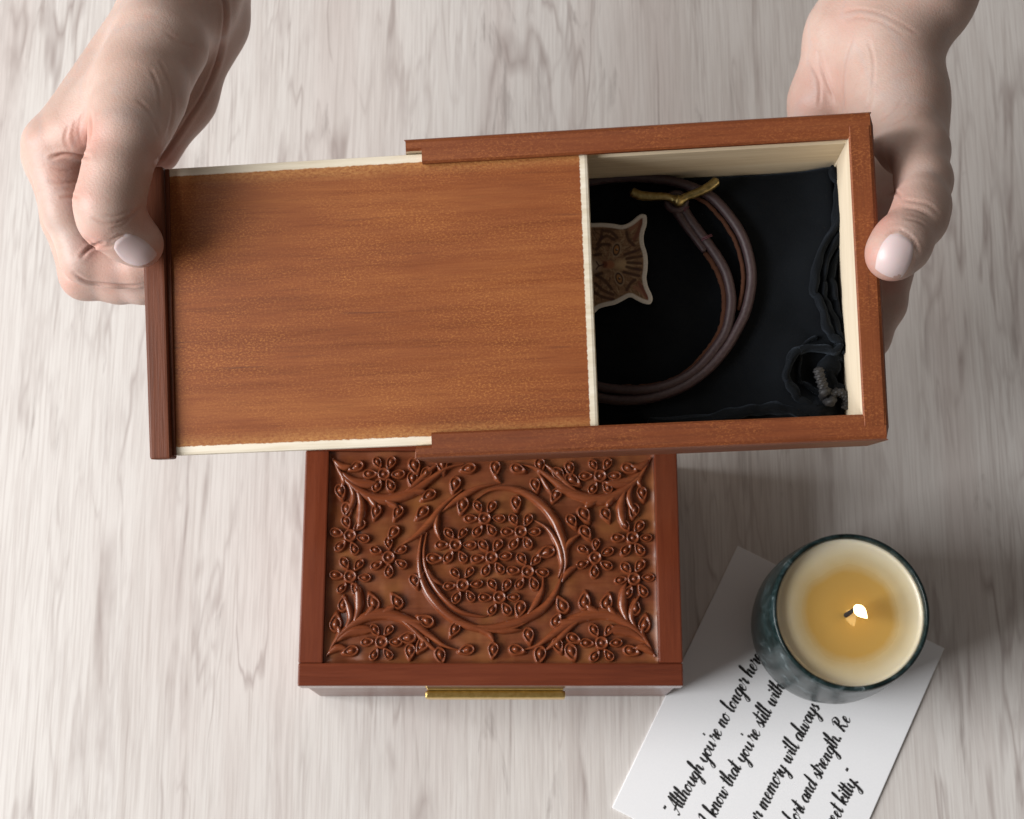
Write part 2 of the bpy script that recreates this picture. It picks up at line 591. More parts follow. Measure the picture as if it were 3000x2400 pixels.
bud_spots = []          # (x, y, angle, length)
flower_spots = []
for X, Y, rot in [(495, 252, 0), (1632, 262, 0), (318, 575, -12), (318, 790, -5), (1803, 587, 0), (1810, 803, 5), (520, 690, 32), (1606, 692, 26),
                  (483, 1135, 0), (1640, 1140, 0), (1025, 485, 0), (1215, 555, 0), (872, 625, 0), (1062, 690, 5), (1252, 765, -4), (910, 835, 4), (1103, 900, 0)]:
    flower_spots.append((*zpx(X, Y), math.radians(rot)))
for X, Y, an in [(355, 210, 150), (265, 340, 70), (300, 435, 80), (655, 205, 70), (645, 272, 100), (718, 245, 120), (800, 200, 80), (735, 360, 150), (870, 300, 100),
                 (945, 222, 170), (1080, 215, 95), (1195, 222, 20), (1315, 200, 90), (1290, 305, 80), (1400, 360, 110), (1410, 250, 60), (1470, 218, 80), (1482, 282, 30),
                 (1780, 220, 20), (1852, 350, 80), (1810, 440, 100), (455, 445, 100), (570, 450, 110), (700, 450, 130), (548, 555, 120), (910, 410, 100), (1190, 400, 80),
                 (1480, 495, 60), (1545, 460, 60), (1660, 460, 70), (1552, 555, 60), (755, 695, 10), (1355, 660, 160), (655, 810, 70), (280, 940, 280), (240, 1040, 270),
                 (440, 930, 250), (565, 925, 235), (720, 1025, 200), (868, 1065, 120), (325, 1180, 160), (625, 1112, 170), (700, 1145, 130), (632, 1180, 90), (790, 1200, 80),
                 (935, 1175, 170), (1070, 1172, 95), (1188, 1175, 10), (1255, 1095, 80), (1400, 1025, 300), (1435, 945, 240), (1550, 925, 280), (1665, 930, 290), (1815, 960, 270),
                 (1865, 1045, 280), (1790, 1180, 20), (1408, 1148, 60), (1488, 1115, 30), (1478, 1182, 70), (1315, 1195, 100), (1212, 955, 100)]:
    bud_spots.append((*zpx(X, Y), math.radians(an)))

# shallow gouged hollow beside each bud and flower, as left by the carver's tool
for x, y, an in bud_spots + flower_spots:
    d2 = (gx - x) ** 2 + (gy - y) ** 2
    gz -= .00045 * np.exp(-d2 / (2 * .0040 ** 2))
gi = np.arange(nx * ny).reshape(nx, ny)
gf = np.stack([gi[:-1, :-1], gi[1:, :-1], gi[1:, 1:], gi[:-1, 1:]], -1).reshape(-1, 4)
npmesh('carved_panel', np.stack([gx, gy, gz], -1).reshape(-1, 3), gf, M_ground, cb)


def ringmesh(name, a, b, prof, seg=20, point=0.0, mat=None):
    """relief piece: concentric rings with a height profile, pulled to a point at -x"""
    V = [(0, 0, prof[0][1])]
    Fc = []
    for j, (rho, z) in enumerate(prof[1:]):
        for k in range(seg):
            th = 2 * math.pi * k / seg
            x, y = math.cos(th), math.sin(th)
            pt = point * rho * max(0, -x) ** 3
            V.append((a * rho * (x - pt * .8), b * rho * y * (1 - .35 * point * max(0, -x)), z))
    for k in range(seg):
        Fc.append((0, 1 + k, 1 + (k + 1) % seg))
    for j in range(len(prof) - 2):
        for k in range(seg):
            p = 1 + j * seg
            l = (k + 1) % seg
            Fc.append((p + k, p + seg + k, p + seg + l, p + l))
    me = bpy.data.meshes.new(name)
    me.from_pydata(V, [], Fc)
    me.materials.append(mat)
    me.polygons.foreach_set('use_smooth', np.ones(len(me.polygons), bool))
    me.update()
    return me


mm = .001
bud_prof = [(0, 2.3 * mm), (.16, 2.2 * mm), (.3, 1.85 * mm), (.42, 1.25 * mm), (.52, .75 * mm), (.60, .70 * mm), (.70, 1.25 * mm), (.79, 1.6 * mm), (.88, 1.35 * mm), (.98, .4 * mm), (1.10, -.8 * mm)]
me_bud = ringmesh('bud', 3.5 * mm, 2.75 * mm, bud_prof, 22, .55, M_carve)
me_petal = ringmesh('petal', 2.95 * mm, 2.25 * mm, bud_prof, 20, .5, M_carve)
flw_prof = [(0, 1.9 * mm), (.18, 1.75 * mm), (.32, 1.1 * mm), (.44, .75 * mm), (.56, 1.1 * mm), (.70, 1.9 * mm), (.82, 1.9 * mm), (.93, .7 * mm), (1.05, -.5 * mm)]
me_flower = ringmesh('flower', 3.1 * mm, 3.1 * mm, flw_prof, 28, 0, M_carve)
for x, y, an in bud_spots:
    o = bpy.data.objects.new('bud', me_bud)
    COL.objects.link(o)
    o.parent = cb
    o.location = (x, y, PZ)
    s = random.uniform(.9, 1.08)
    o.scale = (s, s, random.uniform(.9, 1.1))
    o.rotation_euler = (random.uniform(-.06, .06), random.uniform(-.06, .06), -an + math.pi + random.uniform(-.1, .1))
for x, y, r in flower_spots:
    fl = bpy.data.objects.new('flower', me_flower)
    COL.objects.link(fl)
    fl.parent = cb
    fl.location = (x, y, PZ)
    for k in range(6):
        an = r + k * math.pi / 3
        p = bpy.data.objects.new('petal', me_petal)
        COL.objects.link(p)
        p.parent = fl
        rr = 6.2 * mm * random.uniform(.95, 1.05)
        p.location = (rr * math.cos(an), rr * math.sin(an), 0)
        p.rotation_euler = (random.uniform(-.07, .07), random.uniform(-.07, .07), an + random.uniform(-.12, .12))
        s = random.uniform(.9, 1.05)
        p.scale = (s, s, random.uniform(.9, 1.1))


def vine(pts, w0, w1=None, h=1.0, conv=True, taper=(0.42, .36)):
    P = np.array([zpx(*p) for p in pts]) if conv else np.array(pts)
    P = catmull(P, 7)
    n = len(P)
    u = np.linspace(0, 1, n)
    w1 = w0 if w1 is None else w1
    w = 2.0 * (w0 + (w1 - w0) * u) * np.clip(u / taper[0], .13, 1) ** .8 * np.clip((1 - u) / taper[1], .13, 1) ** .8 * mm / 2
    T = np.gradient(P, axis=0)
    T /= np.linalg.norm(T, axis=1)[:, None] + 1e-9
    N = np.stack([-T[:, 1], T[:, 0]], -1)
    sec = [(-1.5, -.9), (-1.12, .10), (-.92, .62), (-.55, .98), (0, 1.1), (.55, .98), (.92, .62), (1.12, .10), (1.5, -.9)]
    V, Fc = [], []
    for i in range(n):
        hh = h * 1.75 * mm * min(1, w[i] / (.95 * mm)) ** .5
        for s, z in sec:
            V.append((*(P[i] + N[i] * s * w[i]), PZ + z * hh))
    m = len(sec)
    for i in range(n - 1):
        for j in range(m - 1):
            Fc.append((i * m + j, i * m + j + 1, (i + 1) * m + j + 1, (i + 1) * m + j))
    Fc = [f[::-1] for f in Fc]
    return pydata('vine', V, Fc, M_carve, cb)


for pts, wa, wb in [
    ([(905, 335), (800, 425), (735, 510), (660, 580), (575, 630)], 2.6, 1.7),
    ([(1105, 300), (990, 325), (890, 380), (800, 450)], 1.3, 2.6),
    ([(960, 400), (1060, 335), (1180, 330), (1300, 390), (1390, 490), (1440, 620), (1452, 720), (1432, 800)], 2.0, 3.0),
    ([(1265, 485), (1350, 535), (1410, 620), (1432, 720), (1410, 800)], 1.2, 2.6),
    ([(1440, 690), (1462, 620), (1540, 560)], 2.2, 1.2),
    ([(1425, 830), (1465, 765), (1535, 725)], 2.4, 1.3),
    ([(1440, 740), (1410, 850), (1340, 950), (1240, 1010), (1120, 1050), (1000, 1055), (900, 1030)], 3.0, 2.0),
    ([(697, 550), (683, 640), (680, 730), (697, 810), (745, 900), (830, 990), (930, 1045), (1060, 1075), (1180, 1060), (1300, 1000)], 2.6, 2.2),
    ([(720, 740), (750, 800), (815, 840)], 2.4, 1.2),
    ([(1330, 755), (1330, 850), (1295, 930), (1240, 1000)], 1.1, 2.4),
    ([(785, 440), (770, 530), (795, 605)], 2.2, 1.1),
    ([(720, 560), (705, 660), (720, 760), (790, 880), (890, 970), (1010, 1000), (1060, 985)], 2.0, 1.2),
    ([(930, 1045), (1040, 1085), (1075, 1140)], 2.4, 1.5),
    ([(1235, 1070), (1150, 1075), (1060, 1080)], 1.2, 2.0),
    ([(1390, 380), (1340, 300), (1310, 250)], 1.8, 1.1),
    ([(1110, 300), (1085, 270), (1078, 240)], 1.6, 1.1),
    ([(660, 840), (690, 800), (705, 760)], 1.2, 1.6),
]:
    vine(pts, wa * .74, wb * .74)
# corner sprays: drawn once for the near left corner and mirrored into the others
spray = [
    ([(178, 1212), (250, 1115), (335, 1040), (430, 992), (530, 990), (640, 1030), (730, 1095), (815, 1155), (905, 1180)], 2.8, 1.6),
    ([(330, 1050), (362, 960), (360, 870), (345, 820)], 2.4, 1.4),
    ([(275, 1095), (318, 1010), (305, 940), (275, 890)], 1.8, 1.1),
    ([(215, 1165), (262, 1090), (243, 1040)], 1.5, 1.0),
    ([(385, 1010), (425, 970), (440, 935)], 1.8, 1.1),
    ([(470, 988), (530, 960), (562, 935)], 1.8, 1.1),
    ([(235, 1140), (320, 1082), (410, 1070), (450, 1085)], 2.8, 1.3),
    ([(190, 1205), (250, 1165), (310, 1170)], 2.0, 1.2),
    ([(590, 1010), (660, 1030), (715, 1028)], 1.8, 1.1),
    ([(560, 1000), (640, 1060), (720, 1140), (785, 1190)], 1.4, 1.2),
]
mx, my = (c0 + c1), (d0 + d1)
for sx in (0, 1):
    for sy in (0, 1):
        for pts, wa, wb in spray:
            q = [zpx(*p) for p in pts]
            q = [((mx - x) if sx else x, (my - y) if sy else y) for x, y in q]
            q = [(min(max(x, c0 + .0012), c1 - .0012), min(max(y, d0 + .0012), d1 - .0012)) for x, y in q]
            vine(q, wa, wb, conv=False)

# ------------------------------------------------------------------ the held box with its sliding lid
HB_L, HB_W, HB_D = .1633, .1128, .062
HP = np.array([.0446, .1808, .2096])
HE = (.2005, -.1007, .0179)


def rotm(a, b, c):
    return np.array(Matrix.Rotation(c, 3, 'Z') @ Matrix.Rotation(b, 3, 'Y') @ Matrix.Rotation(a, 3, 'X'))


HM = rotm(*HE)
HBASE = HP - HM[:, 2] * HB_D
M4 = Matrix.Translation(HBASE) @ Matrix(HM.tolist()).to_4x4()
hb = empty('sliding_lid_box', M4)
tag(hb, 'reddish wooden box held open in two hands, its lid slid halfway out', 'box')


def loc(px, py, zl):
    """photo pixel -> held-box local point on the level zl below the rim (z measured from the base)"""
    d = ray(px, py)
    n = HM[:, 2]
    o = HP + n * zl
    P = CAM + d * ((o - CAM) @ n) / (d @ n)
    q = (P - HP) @ HM
    return np.array([q[0], q[1], q[2] + HB_D])


hx, hy = HB_L / 2, HB_W / 2
WT = .0090
ch = .0006
R_ = HB_D
GT, GB = R_ - .0026, R_ - .0078     # slot for the lid
for s in (1, -1):
    bm = bmesh.new()
    yo, yi, yg = hy, hy - WT, hy - .0044
    prof = [(yo, .0008), (yo, R_ - .0016), (yo - .0005, R_ - .0006), (yo - .0016, R_), (yi + .0007, R_), (yi, R_ - .0007), (yi, GT), (yg, GT), (yg, GB), (yi, GB), (yi, 0.0), (yo - .0008, 0.0)]
    mi = [0, 0, 0, 0, 0, 0, 1, 1, 1, 1, 1, 0]
    pr2 = [(yo, .0008), (yo, R_ - .0016), (yo - .0005, R_ - .0006), (yo - .0016, R_), (yg + .0008, R_), (yg, R_ - .0008), (yg, GB), (yg, .0), (yo - .0008, 0.0)]
    mi2 = [0, 0, 0, 0, 0, 1, 1, 1, 0]
    if s < 0:
        prof = [(-y, z) for y, z in prof]
        pr2 = [(-y, z) for y, z in pr2]
    extrude_x(bm, prof, -hx + .0068, hx, mi)
    extrude_x(bm, pr2, -hx, -hx + .0068, mi2)
    ends = [v for v in bm.verts if abs(v.co.x + hx) < 1e-6 or abs(v.co.x - hx) < 1e-6]
    for v in ends:      # eased ends
        if v.co.z > R_ - .001:
            v.co.x -= math.copysign(.0012, v.co.x)
        elif v.co.z > R_ - .002:
            v.co.x -= math.copysign(.0004, v.co.x)
    bm_obj('side_wall', bm, [M_rail, M_bare], hb)
# right end wall, between the side walls, stained top and bare inside
bm = bmesh.new()
e_in = hx - .0088
prof = [(hx - .0002, .0005), (hx - .0002, R_ - .0018), (hx - .0008, R_ - .0007), (hx - .0018, R_ - .0002), (e_in + .0006, R_ - .0002), (e_in, R_ - .0008), (e_in, .0005)]
a = [bm.verts.new((x, -hy + WT + .0002 - .0042, z)) for x, z in prof]
b = [bm.verts.new((x, hy - WT - .0002 + .0042, z)) for x, z in prof]
# lap the joint over the side walls: the stained strip stands slightly proud
for v in a + b:
    v.co.z += .0004 if v.co.z > R_ - .002 else 0
for i in range(len(prof)):
    fc = bm.faces.new((a[i], b[i], b[(i + 1) % len(prof)], a[(i + 1) % len(prof)]))
    fc.material_index = 1 if i == 5 else 0
bm.faces.new(a)
bm.faces.new(b[::-1])
bm_obj('end_wall', bm, [M_rail_y, M_bare_y], hb)
box('end_wall', -hx, -hx + .0088, -hy + WT + .0001, hy - WT - .0001, .0005, GB - .0004, [M_rail_y], hb, .0004)
box('floor_board', -hx + .009, e_in - .0001, -hy + WT + .0001, hy - WT - .0001, .0005, .0045, [M_bare], hb, .0003)

# lid: part with its own pieces
LX0, LX1, LY = -.1680, -.0168, .0516
lid = box('sliding_lid', LX0, LX1, -LY, LY, GB + .0003, GT - .0006, M_lid, hb, .0011)
bm = bmesh.new()
bm_box(bm, -.1762, -.1682, -.0528, .0520, GB - .0002, R_ - .0002, .0011, 3)
for v in bm.verts:      # hand-cut: slightly tapering bar
    v.co.x += .0016 * (v.co.y / .052) * (1 if v.co.x < -.172 else .5) * -.4
    v.co.z += .0004 * math.sin(v.co.y * 90)
bar = bm_obj('end_bar', bm, M_bar, lid)
box('bar_groove', -.1683, -.1668, -.0516, .0512, GT - .0012, GT + .0004, M_bar, lid, .0003)

# ------------------------------------------------------------------ black drawstring pouch in the box
BZ = -.0475
HR = .0065
bag = empty('drawstring_pouch', M4)
tag(bag, 'black fabric drawstring pouch folded in the bottom of the held box', 'pouch')
hem = np.array([loc(*p, BZ + HR)[:2] for p in [(2440, 500), (2452, 540), (2455, 600), (2447, 665), (2417, 714), (2390, 787), (2386, 842), (2402, 884), (2420, 945), (2441, 988), (2456, 1014),
                                          (2440, 1027), (2380, 1021), (2338, 1027), (2313, 1061), (2307, 1109), (2320, 1146), (2356, 1176), (2399, 1198)]])
hem = catmull(hem, 8)
hem2 = catmull(np.array([loc(*p, BZ + HR)[:2] for p in [(2395, 1204), (2338, 1207), (2271, 1195), (2210, 1198), (2137, 1219), (2050, 1232), (1900, 1240)]]), 8)
nx2, ny2 = 150, 110
ix0, ix1, iy0, iy1 = -hx + .0095, e_in - .0004, -hy + WT + .0004, hy - WT - .0004
qx, qy = np.meshgrid(np.linspace(ix0, ix1, nx2), np.linspace(iy0, iy1, ny2), indexing='ij')


def dist_poly(x, y, P):
    d = np.full(x.shape, 1e9)
    for i in range(len(P) - 1):
        a_, b_ = P[i], P[i + 1]
        ab = b_ - a_
        t = np.clip(((x - a_[0]) * ab[0] + (y - a_[1]) * ab[1]) / (ab @ ab + 1e-12), 0, 1)
        d = np.minimum(d, np.hypot(x - a_[0] - t * ab[0], y - a_[1] - t * ab[1]))
    return d


dh = dist_poly(qx, qy, hem)
dh2 = dist_poly(qx, qy, hem2)
hemx = np.interp(qy.ravel(), hem[::-1, 1], hem[::-1, 0]).reshape(qy.shape)
inside = qx < hemx
base = HB_D + BZ - .001
qz = base + .0062 * np.exp(-(dh / .0075) ** 2) + .0052 * np.exp(-(dh2 / .006) ** 2)
qz += np.where(inside, 0.0, -.0015 * np.clip((qx - hemx) / .006, 0, 1))
qz += .0005 * smooth_noise(qx, qy, 160) + .0002 * smooth_noise(qx, qy, 420)
edge = np.minimum(np.minimum(qx - ix0, ix1 - qx), np.minimum(qy - iy0, iy1 - qy))
qz -= .002 * np.exp(-edge / .0015)
top = np.stack([qx, qy, qz], -1).reshape(-1, 3)
gi = np.arange(nx2 * ny2).reshape(nx2, ny2)
gf = np.stack([gi[:-1, :-1], gi[1:, :-1], gi[1:, 1:], gi[:-1, 1:]], -1).reshape(-1, 4)
rim = np.concatenate([gi[:, 0], gi[-1, 1:], gi[-2::-1, -1], gi[0, -2:0:-1]])
bot = top[rim].copy()
bot[:, 2] = .0047
V = np.concatenate([top, bot, [[(ix0 + ix1) / 2, (iy0 + iy1) / 2, .0047]]])
nb = len(rim)
off = len(top)
sides = [(rim[i], off + i, off + (i + 1) % nb, rim[(i + 1) % nb]) for i in range(nb)]
cap = [(off + (i + 1) % nb, off + i, off + nb) for i in range(nb)]
pydata('fabric_body', V, [tuple(q) for q in gf] + sides + cap, M_fabric, bag)


def hemtube(P2, dz, r, off_x=0.0, off_y=0.0, sx=.55, sz=1.75):
    P = np.concatenate([P2 + [off_x, off_y], np.full((len(P2), 1), base + dz)], 1)
    k = np.arange(len(P))
    ph = RNG.uniform(0, 6.3, 6)
    P[:, 2] += .0005 * np.sin(k * .23 + ph[0]) + .0003 * np.sin(k * .61 + ph[1])
    P[:, :2] += (.00035 * np.sin(k * .37 + ph[2]) + .0002 * np.sin(k * .83 + ph[3]))[:, None]
    rad = r * (1 + .12 * np.sin(k * .29 + ph[4]) + .07 * np.sin(k * .71 + ph[5]))
    f = lambda i_, th: 1 + .10 * np.sin(3 * th + i_ * .21 + ph[0]) + .06 * np.sin(5 * th - i_ * .4)
    return tube('hem_fold', P, rad, M_fabric, bag, seg=18, sx=sx, sz=sz, rfun=f)


hemtube(hem, .0070, .0028)
hemtube(hem[4:86], .0056, .0026, .0030, -.0008)
hemtube(hem[20:84], .0040, .0026, .0064, -.0004)
hemtube(hem[100:], .0040, .0018, .0042, .0035)
hemtube(hem2, .0058, .0028, 0, 0, .8, 1.4)
# flap beside the drawstring
fl = catmull([loc(*p, BZ)[:2] for p in [(2455, 1040), (2432, 1066), (2420, 1100), (2428, 1130), (2450, 1150)]], 8)
hemtube(fl, .0030, .0040, 0, 0, .9, 1.2)


def braid(P, r, name):
    P = np.asarray(P)
    seg = 16
    s = np.concatenate([[0], np.cumsum(np.linalg.norm(np.diff(P, axis=0), axis=1))])
    f = lambda i, th: .86 + .26 * np.abs(np.sin(2 * th + s[i] * 2 * np.pi / .0036)) * np.abs(np.sin(2 * th - s[i] * 2 * np.pi / .0036)) * 1.6
    return tube(name, P, r, M_cord, bag, seg=seg, rfun=f)


def cpt(px, py, dz):
    p = loc(px, py, BZ + dz + .004)
    return p


braid(catmull([cpt(2397, 1080, .007), cpt(2401, 1100, .0066), cpt(2408, 1122, .006), cpt(2416, 1150, .0052)], 22), .0017, 'drawstring')
kn = [cpt(2425 + 13 * math.cos(t) * (1 + .1 * math.sin(3 * t)), 1163 + 15 * math.sin(t * 1.0 + .4), .0045 + .0022 * math.sin(2 * t)) for t in np.linspace(0, 4 * math.pi, 90)]
braid(np.array(kn), .0015, 'drawstring_knot')
braid(catmull([cpt(2430, 1158, .004), cpt(2452, 1150, .0045), cpt(2472, 1156, .004), cpt(2480, 1175, .003), cpt(2474, 1195, .002)], 18), .0015, 'drawstring')

# ------------------------------------------------------------------ leather collar with brass toggle
KZ = BZ + .0030
col = empty('leather_collar', M4)
tag(col, 'dark brown rolled leather collar coiled on the black pouch', 'collar')
outer = [(1717, 534), (1833, 519), (1954, 528), (2027, 549), (2088, 580), (2143, 641), (2179, 702), (2199, 775), (2201, 836), (2186, 909), (2161, 963), (2125, 1024), (2070, 1085),
         (2003, 1132), (1924, 1162), (1845, 1173), (1760, 1166), (1680, 1140), (1610, 1085), (1560, 1000), (1540, 880), (1552, 760), (1600, 640), (1655, 565)]
tube('strap', catmull([loc(*p, KZ + .0004) for p in outer], 6, True), .00190, M_leather, col, seg=14, closed=True)
inner = [(1988, 592), (2005, 617), (2030, 655), (2070, 708), (2104, 756), (2129, 805), (2142, 866), (2139, 921), (2124, 976), (2088, 1030), (2040, 1083), (1979, 1120), (1906, 1141),
         (1833, 1143), (1760, 1134), (1690, 1108), (1630, 1060)]
pin = catmull([loc(*p, KZ + .0006) for p in inner], 6)
tube('strap', pin, .00185, M_leather, col, seg=14)
# doubled, stitched end
dbl = catmull([loc(*p, KZ + .0010) for p in [(1970, 600), (1985, 625), (2008, 660), (2040, 702), (2064, 735)]], 6)
tube('strap_end', dbl, np.linspace(.0019, .0012, len(dbl)), M_leather, col, seg=12)
lp = [loc(1981 + 24 * math.cos(t), 592 + 22 * math.sin(t), KZ + .0022) for t in np.linspace(-.3, 5.6, 26)]
tube('toggle_loop', np.array(lp), .0017, M_leather, col, seg=12)
suede = catmull([loc(px - 13, py + 1, KZ - .0008) for px, py in [(2080, 740), (2104, 775), (2125, 820), (2136, 870), (2133, 925), (2117, 980), (2080, 1034), (2030, 1086), (1972, 1118), (1900, 1134), (1835, 1134)]], 8)
tube('raw_edge', suede + np.random.default_rng(2).normal(0, .00012, suede.shape), .0011, M_suede, col, seg=8)
sue2 = catmull([loc(px - 13, py + 2, KZ - .0008) for px, py in [(2040, 570), (2088, 598), (2135, 650), (2168, 706), (2188, 775), (2190, 836), (2176, 905)]], 8)
tube('raw_edge', sue2 + np.random.default_rng(3).normal(0, .00010, sue2.shape), .0009, M_suede, col, seg=8)
for q0, q1 in [((2052, 701), (2084, 687)), ((2053, 706), (2086, 691)), ((1994, 610), (2014, 598)), ((1996, 617), (2018, 606)), ((2000, 600), (2008, 624)), ((2010, 596), (2006, 620))]:
    m_ = ((q0[0] + q1[0]) / 2, (q0[1] + q1[1]) / 2)
    tube('stitch', catmull([loc(*q0, KZ + .0012), loc(*m_, KZ + .0036), loc(*q1, KZ + .0012)], 5), .00022, M_thread, col, seg=6)
tg = [(1852, 563), (1872, 572), (1910, 576), (1950, 577), (1974, 585), (1992, 588), (2012, 576), (2045, 564), (2080, 546), (2100, 530)]
tgp = catmull([loc(*p, KZ + .0055) for p in tg], 8)
tt = np.linspace(0, 1, len(tgp))
tube('brass_toggle', tgp, .00165 + .0010 * np.exp(-((tt - .52) / .07) ** 2) + .0002 * np.cos(tt * 6.28), M_antique, col, seg=14)

# ------------------------------------------------------------------ cat sticker lying on the pouch
SZ = BZ + .0026
out_poly = [(60, 640), (160, 625), (300, 622), (420, 632), (515, 645), (600, 610), (680, 545), (715, 528), (755, 535), (772, 565), (770, 640), (752, 700), (738, 770), (745, 850), (770, 930),
            (782, 1020), (778, 1120), (768, 1200), (785, 1290), (825, 1380), (832, 1430), (815, 1470), (780, 1480), (720, 1465), (650, 1430), (595, 1405), (520, 1440), (440, 1480), (350, 1500),
            (270, 1525), (215, 1570), (100, 1580), (-40, 1540), (-140, 1400), (-180, 1100), (-140, 830), (-50, 690)]
OP = catmull(out_poly, 4, True)


def in_poly(x, y, P):
    c = np.zeros(x.shape, bool)
    n = len(P)
    for i in range(n):
        (xa, ya), (xb, yb) = P[i], P[(i + 1) % n]
        m = ((ya > y) != (yb > y)) & (x < (xb - xa) * (y - ya) / (yb - ya + 1e-12) + xa)
        c ^= m
    return c


def zsp(X, Y):
    return 1680 + X / 3.593, 480 + Y / 3.593


step = 6.5
GX, GY = np.meshgrid(np.arange(-200, 850, step), np.arange(510, 1600, step), indexing='ij')
de = dist_poly(GX, GY, np.vstack([OP, OP[:1]]))
ins = in_poly(GX, GY, OP)
sd = np.where(ins, de, -de)
colr = np.zeros(GX.shape + (3,))
n1 = smooth_noise(GX, GY, 1) * 0
rs = np.random.default_rng(11)
fur = rs.normal(0, 1, GX.shape)
furx = smooth_noise(GX / 60, GY / 14, 3) * .5
basec = np.array([.22, .135, .080])
colr[:] = basec
colr *= (1 + .16 * fur + .28 * furx)[..., None]


def blob(cx_, cy_, rx, ry, col_, a=1.0, soft=.35, ang=0.0):
    ca, sa = math.cos(ang), math.sin(ang)
    u = ((GX - cx_) * ca + (GY - cy_) * sa) / rx
    v = (-(GX - cx_) * sa + (GY - cy_) * ca) / ry
    m = np.clip((1 - np.hypot(u, v)) / soft, 0, 1) * a
    colr[:] = colr * (1 - m[..., None]) + np.array(col_) * m[..., None]


def line(pts, w, col_, a=1.0):
    d = dist_poly(GX, GY, catmull(pts, 5))
    m = np.clip((w - d) / (w * .5), 0, 1) * a
    colr[:] = colr * (1 - m[..., None]) + np.array(col_) * m[..., None]


drk = (.055, .028, .018)
rf = np.random.default_rng(21)
for _ in range(260):
    fx, fy = rf.uniform(-60, 740), rf.uniform(640, 1470)
    dx, dy = fx - 360, fy - 1060
    dl = math.hypot(dx, dy) + 1
    an = math.atan2(dy, dx) + rf.normal(0, .35)
    ll = rf.uniform(22, 60)
    line_col = (.06, .035, .022) if rf.random() < .5 else (.40, .29, .18)
    a_, b_ = np.array([fx, fy]), np.array([fx + ll * math.cos(an), fy + ll * math.sin(an)])
    ab = b_ - a_
    tt_ = np.clip(((GX - fx) * ab[0] + (GY - fy) * ab[1]) / (ab @ ab), 0, 1)
    dd = np.hypot(GX - fx - tt_ * ab[0], GY - fy - tt_ * ab[1])
    mk = np.clip((8 - dd) / 5, 0, 1) * .55
    colr[:] = colr * (1 - mk[..., None]) + np.array(line_col) * mk[..., None]
lt = (.48, .35, .21)
blob(520, 1060, 150, 75, lt, .8, .7)
blob(200, 1080, 110, 110, (.50, .40, .31), .7, .7)
for px_ in ([(540, 955), (620, 930), (700, 900)], [(560, 1000), (640, 985), (710, 975)], [(570, 1040), (650, 1045), (715, 1050)], [(560, 1085), (640, 1105), (710, 1115)], [(530, 1140), (610, 1160), (690, 1180)],
            [(320, 705), (400, 720), (460, 780)], [(280, 800), (350, 760), (430, 800)], [(240, 900), (300, 850), (380, 850)], [(250, 1180), (330, 1230), (400, 1320)], [(230, 1260), (310, 1330), (420, 1380)],
            [(300, 700), (290, 790), (250, 850)], [(560, 720), (580, 800), (640, 860)], [(560, 1330), (600, 1260), (650, 1220)], [(230, 960), (290, 950)], [(235, 1170), (300, 1150)], [(200, 1340), (300, 1400), (420, 1430)]):
    line(px_, 21, drk, .85)
for ex, ey, an in ((452, 905, 1.75), (482, 1208, 1.25)):
    blob(ex, ey, 88, 54, (.52, .40, .28), .8, .3, an)
    blob(ex, ey, 74, 44, (.03, .015, .010), 1, .2, an)
    blob(ex, ey, 54, 30, (.33, .17, .07), 1, .3, an)
    blob(ex + 2, ey, 17, 15, (.01, .006, .005), 1, .3)
    blob(ex + 8, ey - 7, 6, 6, (.7, .65, .6), 1, .5)
blob(385, 1062, 62, 52, (.30, .135, .075), 1, .4)
blob(330, 1060, 34, 44, (.14, .05, .032), 1, .4)
line([(318, 1060), (270, 1070), (240, 1030)], 9, drk)
line([(318, 1060), (265, 1080), (240, 1110)], 9, drk)
for e in ([(600, 690), (660, 640), (722, 595)], [(650, 1300), (710, 1340), (785, 1415)]):
    line(e, 30, (.26, .13, .085), .9)
line([(640, 790), (680, 720), (722, 595)], 26, (.16, .06, .045), .85)
line([(690, 1250), (730, 1320), (785, 1415)], 24, (.16, .06, .045), .85)
line([(480, 680), (420, 690), (330, 690), (230, 690)], 16, drk, .5)
colr = np.clip(colr * 1.25 - .035, .004, 1)
border = (sd < 44)
soft = np.clip((44 - sd) / 9 + .5, 0, 1)
colr = colr * (1 - soft[..., None]) + np.array([.70, .67, .62]) * soft[..., None]
# mesh: grid cells inside the outline, edge vertices pulled onto the outline
keep = ins[:-1, :-1] & ins[1:, :-1] & ins[:-1, 1:] & ins[1:, 1:]
idx = -np.ones(GX.shape, int)
used = np.zeros(GX.shape, bool)
for dx in (0, 1):
    for dy in (0, 1):
        used[dx:GX.shape[0] - 1 + dx, dy:GX.shape[1] - 1 + dy] |= keep
seg = np.vstack([OP, OP[:1]])
dense = np.concatenate([np.linspace(seg[i], seg[i + 1], 8, endpoint=False) for i in range(len(seg) - 1)])
full = np.zeros(GX.shape, int)
for dx in (0, 1):
    for dy in (0, 1):
        full[dx:GX.shape[0] - 1 + dx, dy:GX.shape[1] - 1 + dy] += keep
snap = used & (full < 4)
for i, j in np.argwhere(snap):
    k = np.argmin((dense[:, 0] - GX[i, j]) ** 2 + (dense[:, 1] - GY[i, j]) ** 2)
    GX[i, j], GY[i, j] = dense[k]
idx[used] = np.arange(used.sum())
SV, SC = [], []
for i, j in np.argwhere(used):
    p = loc(*zsp(GX[i, j], GY[i, j]), SZ)
    SV.append(p)
    SC.append(colr[i, j])
SF = []
for i, j in np.argwhere(keep):
    SF.append((idx[i, j], idx[i, j + 1], idx[i + 1, j + 1], idx[i + 1, j]))
st = pydata('cat_sticker', np.array(SV), SF, M_print)
st.matrix_world = M4
ca = st.data.color_attributes.new('print', 'FLOAT_COLOR', 'POINT')
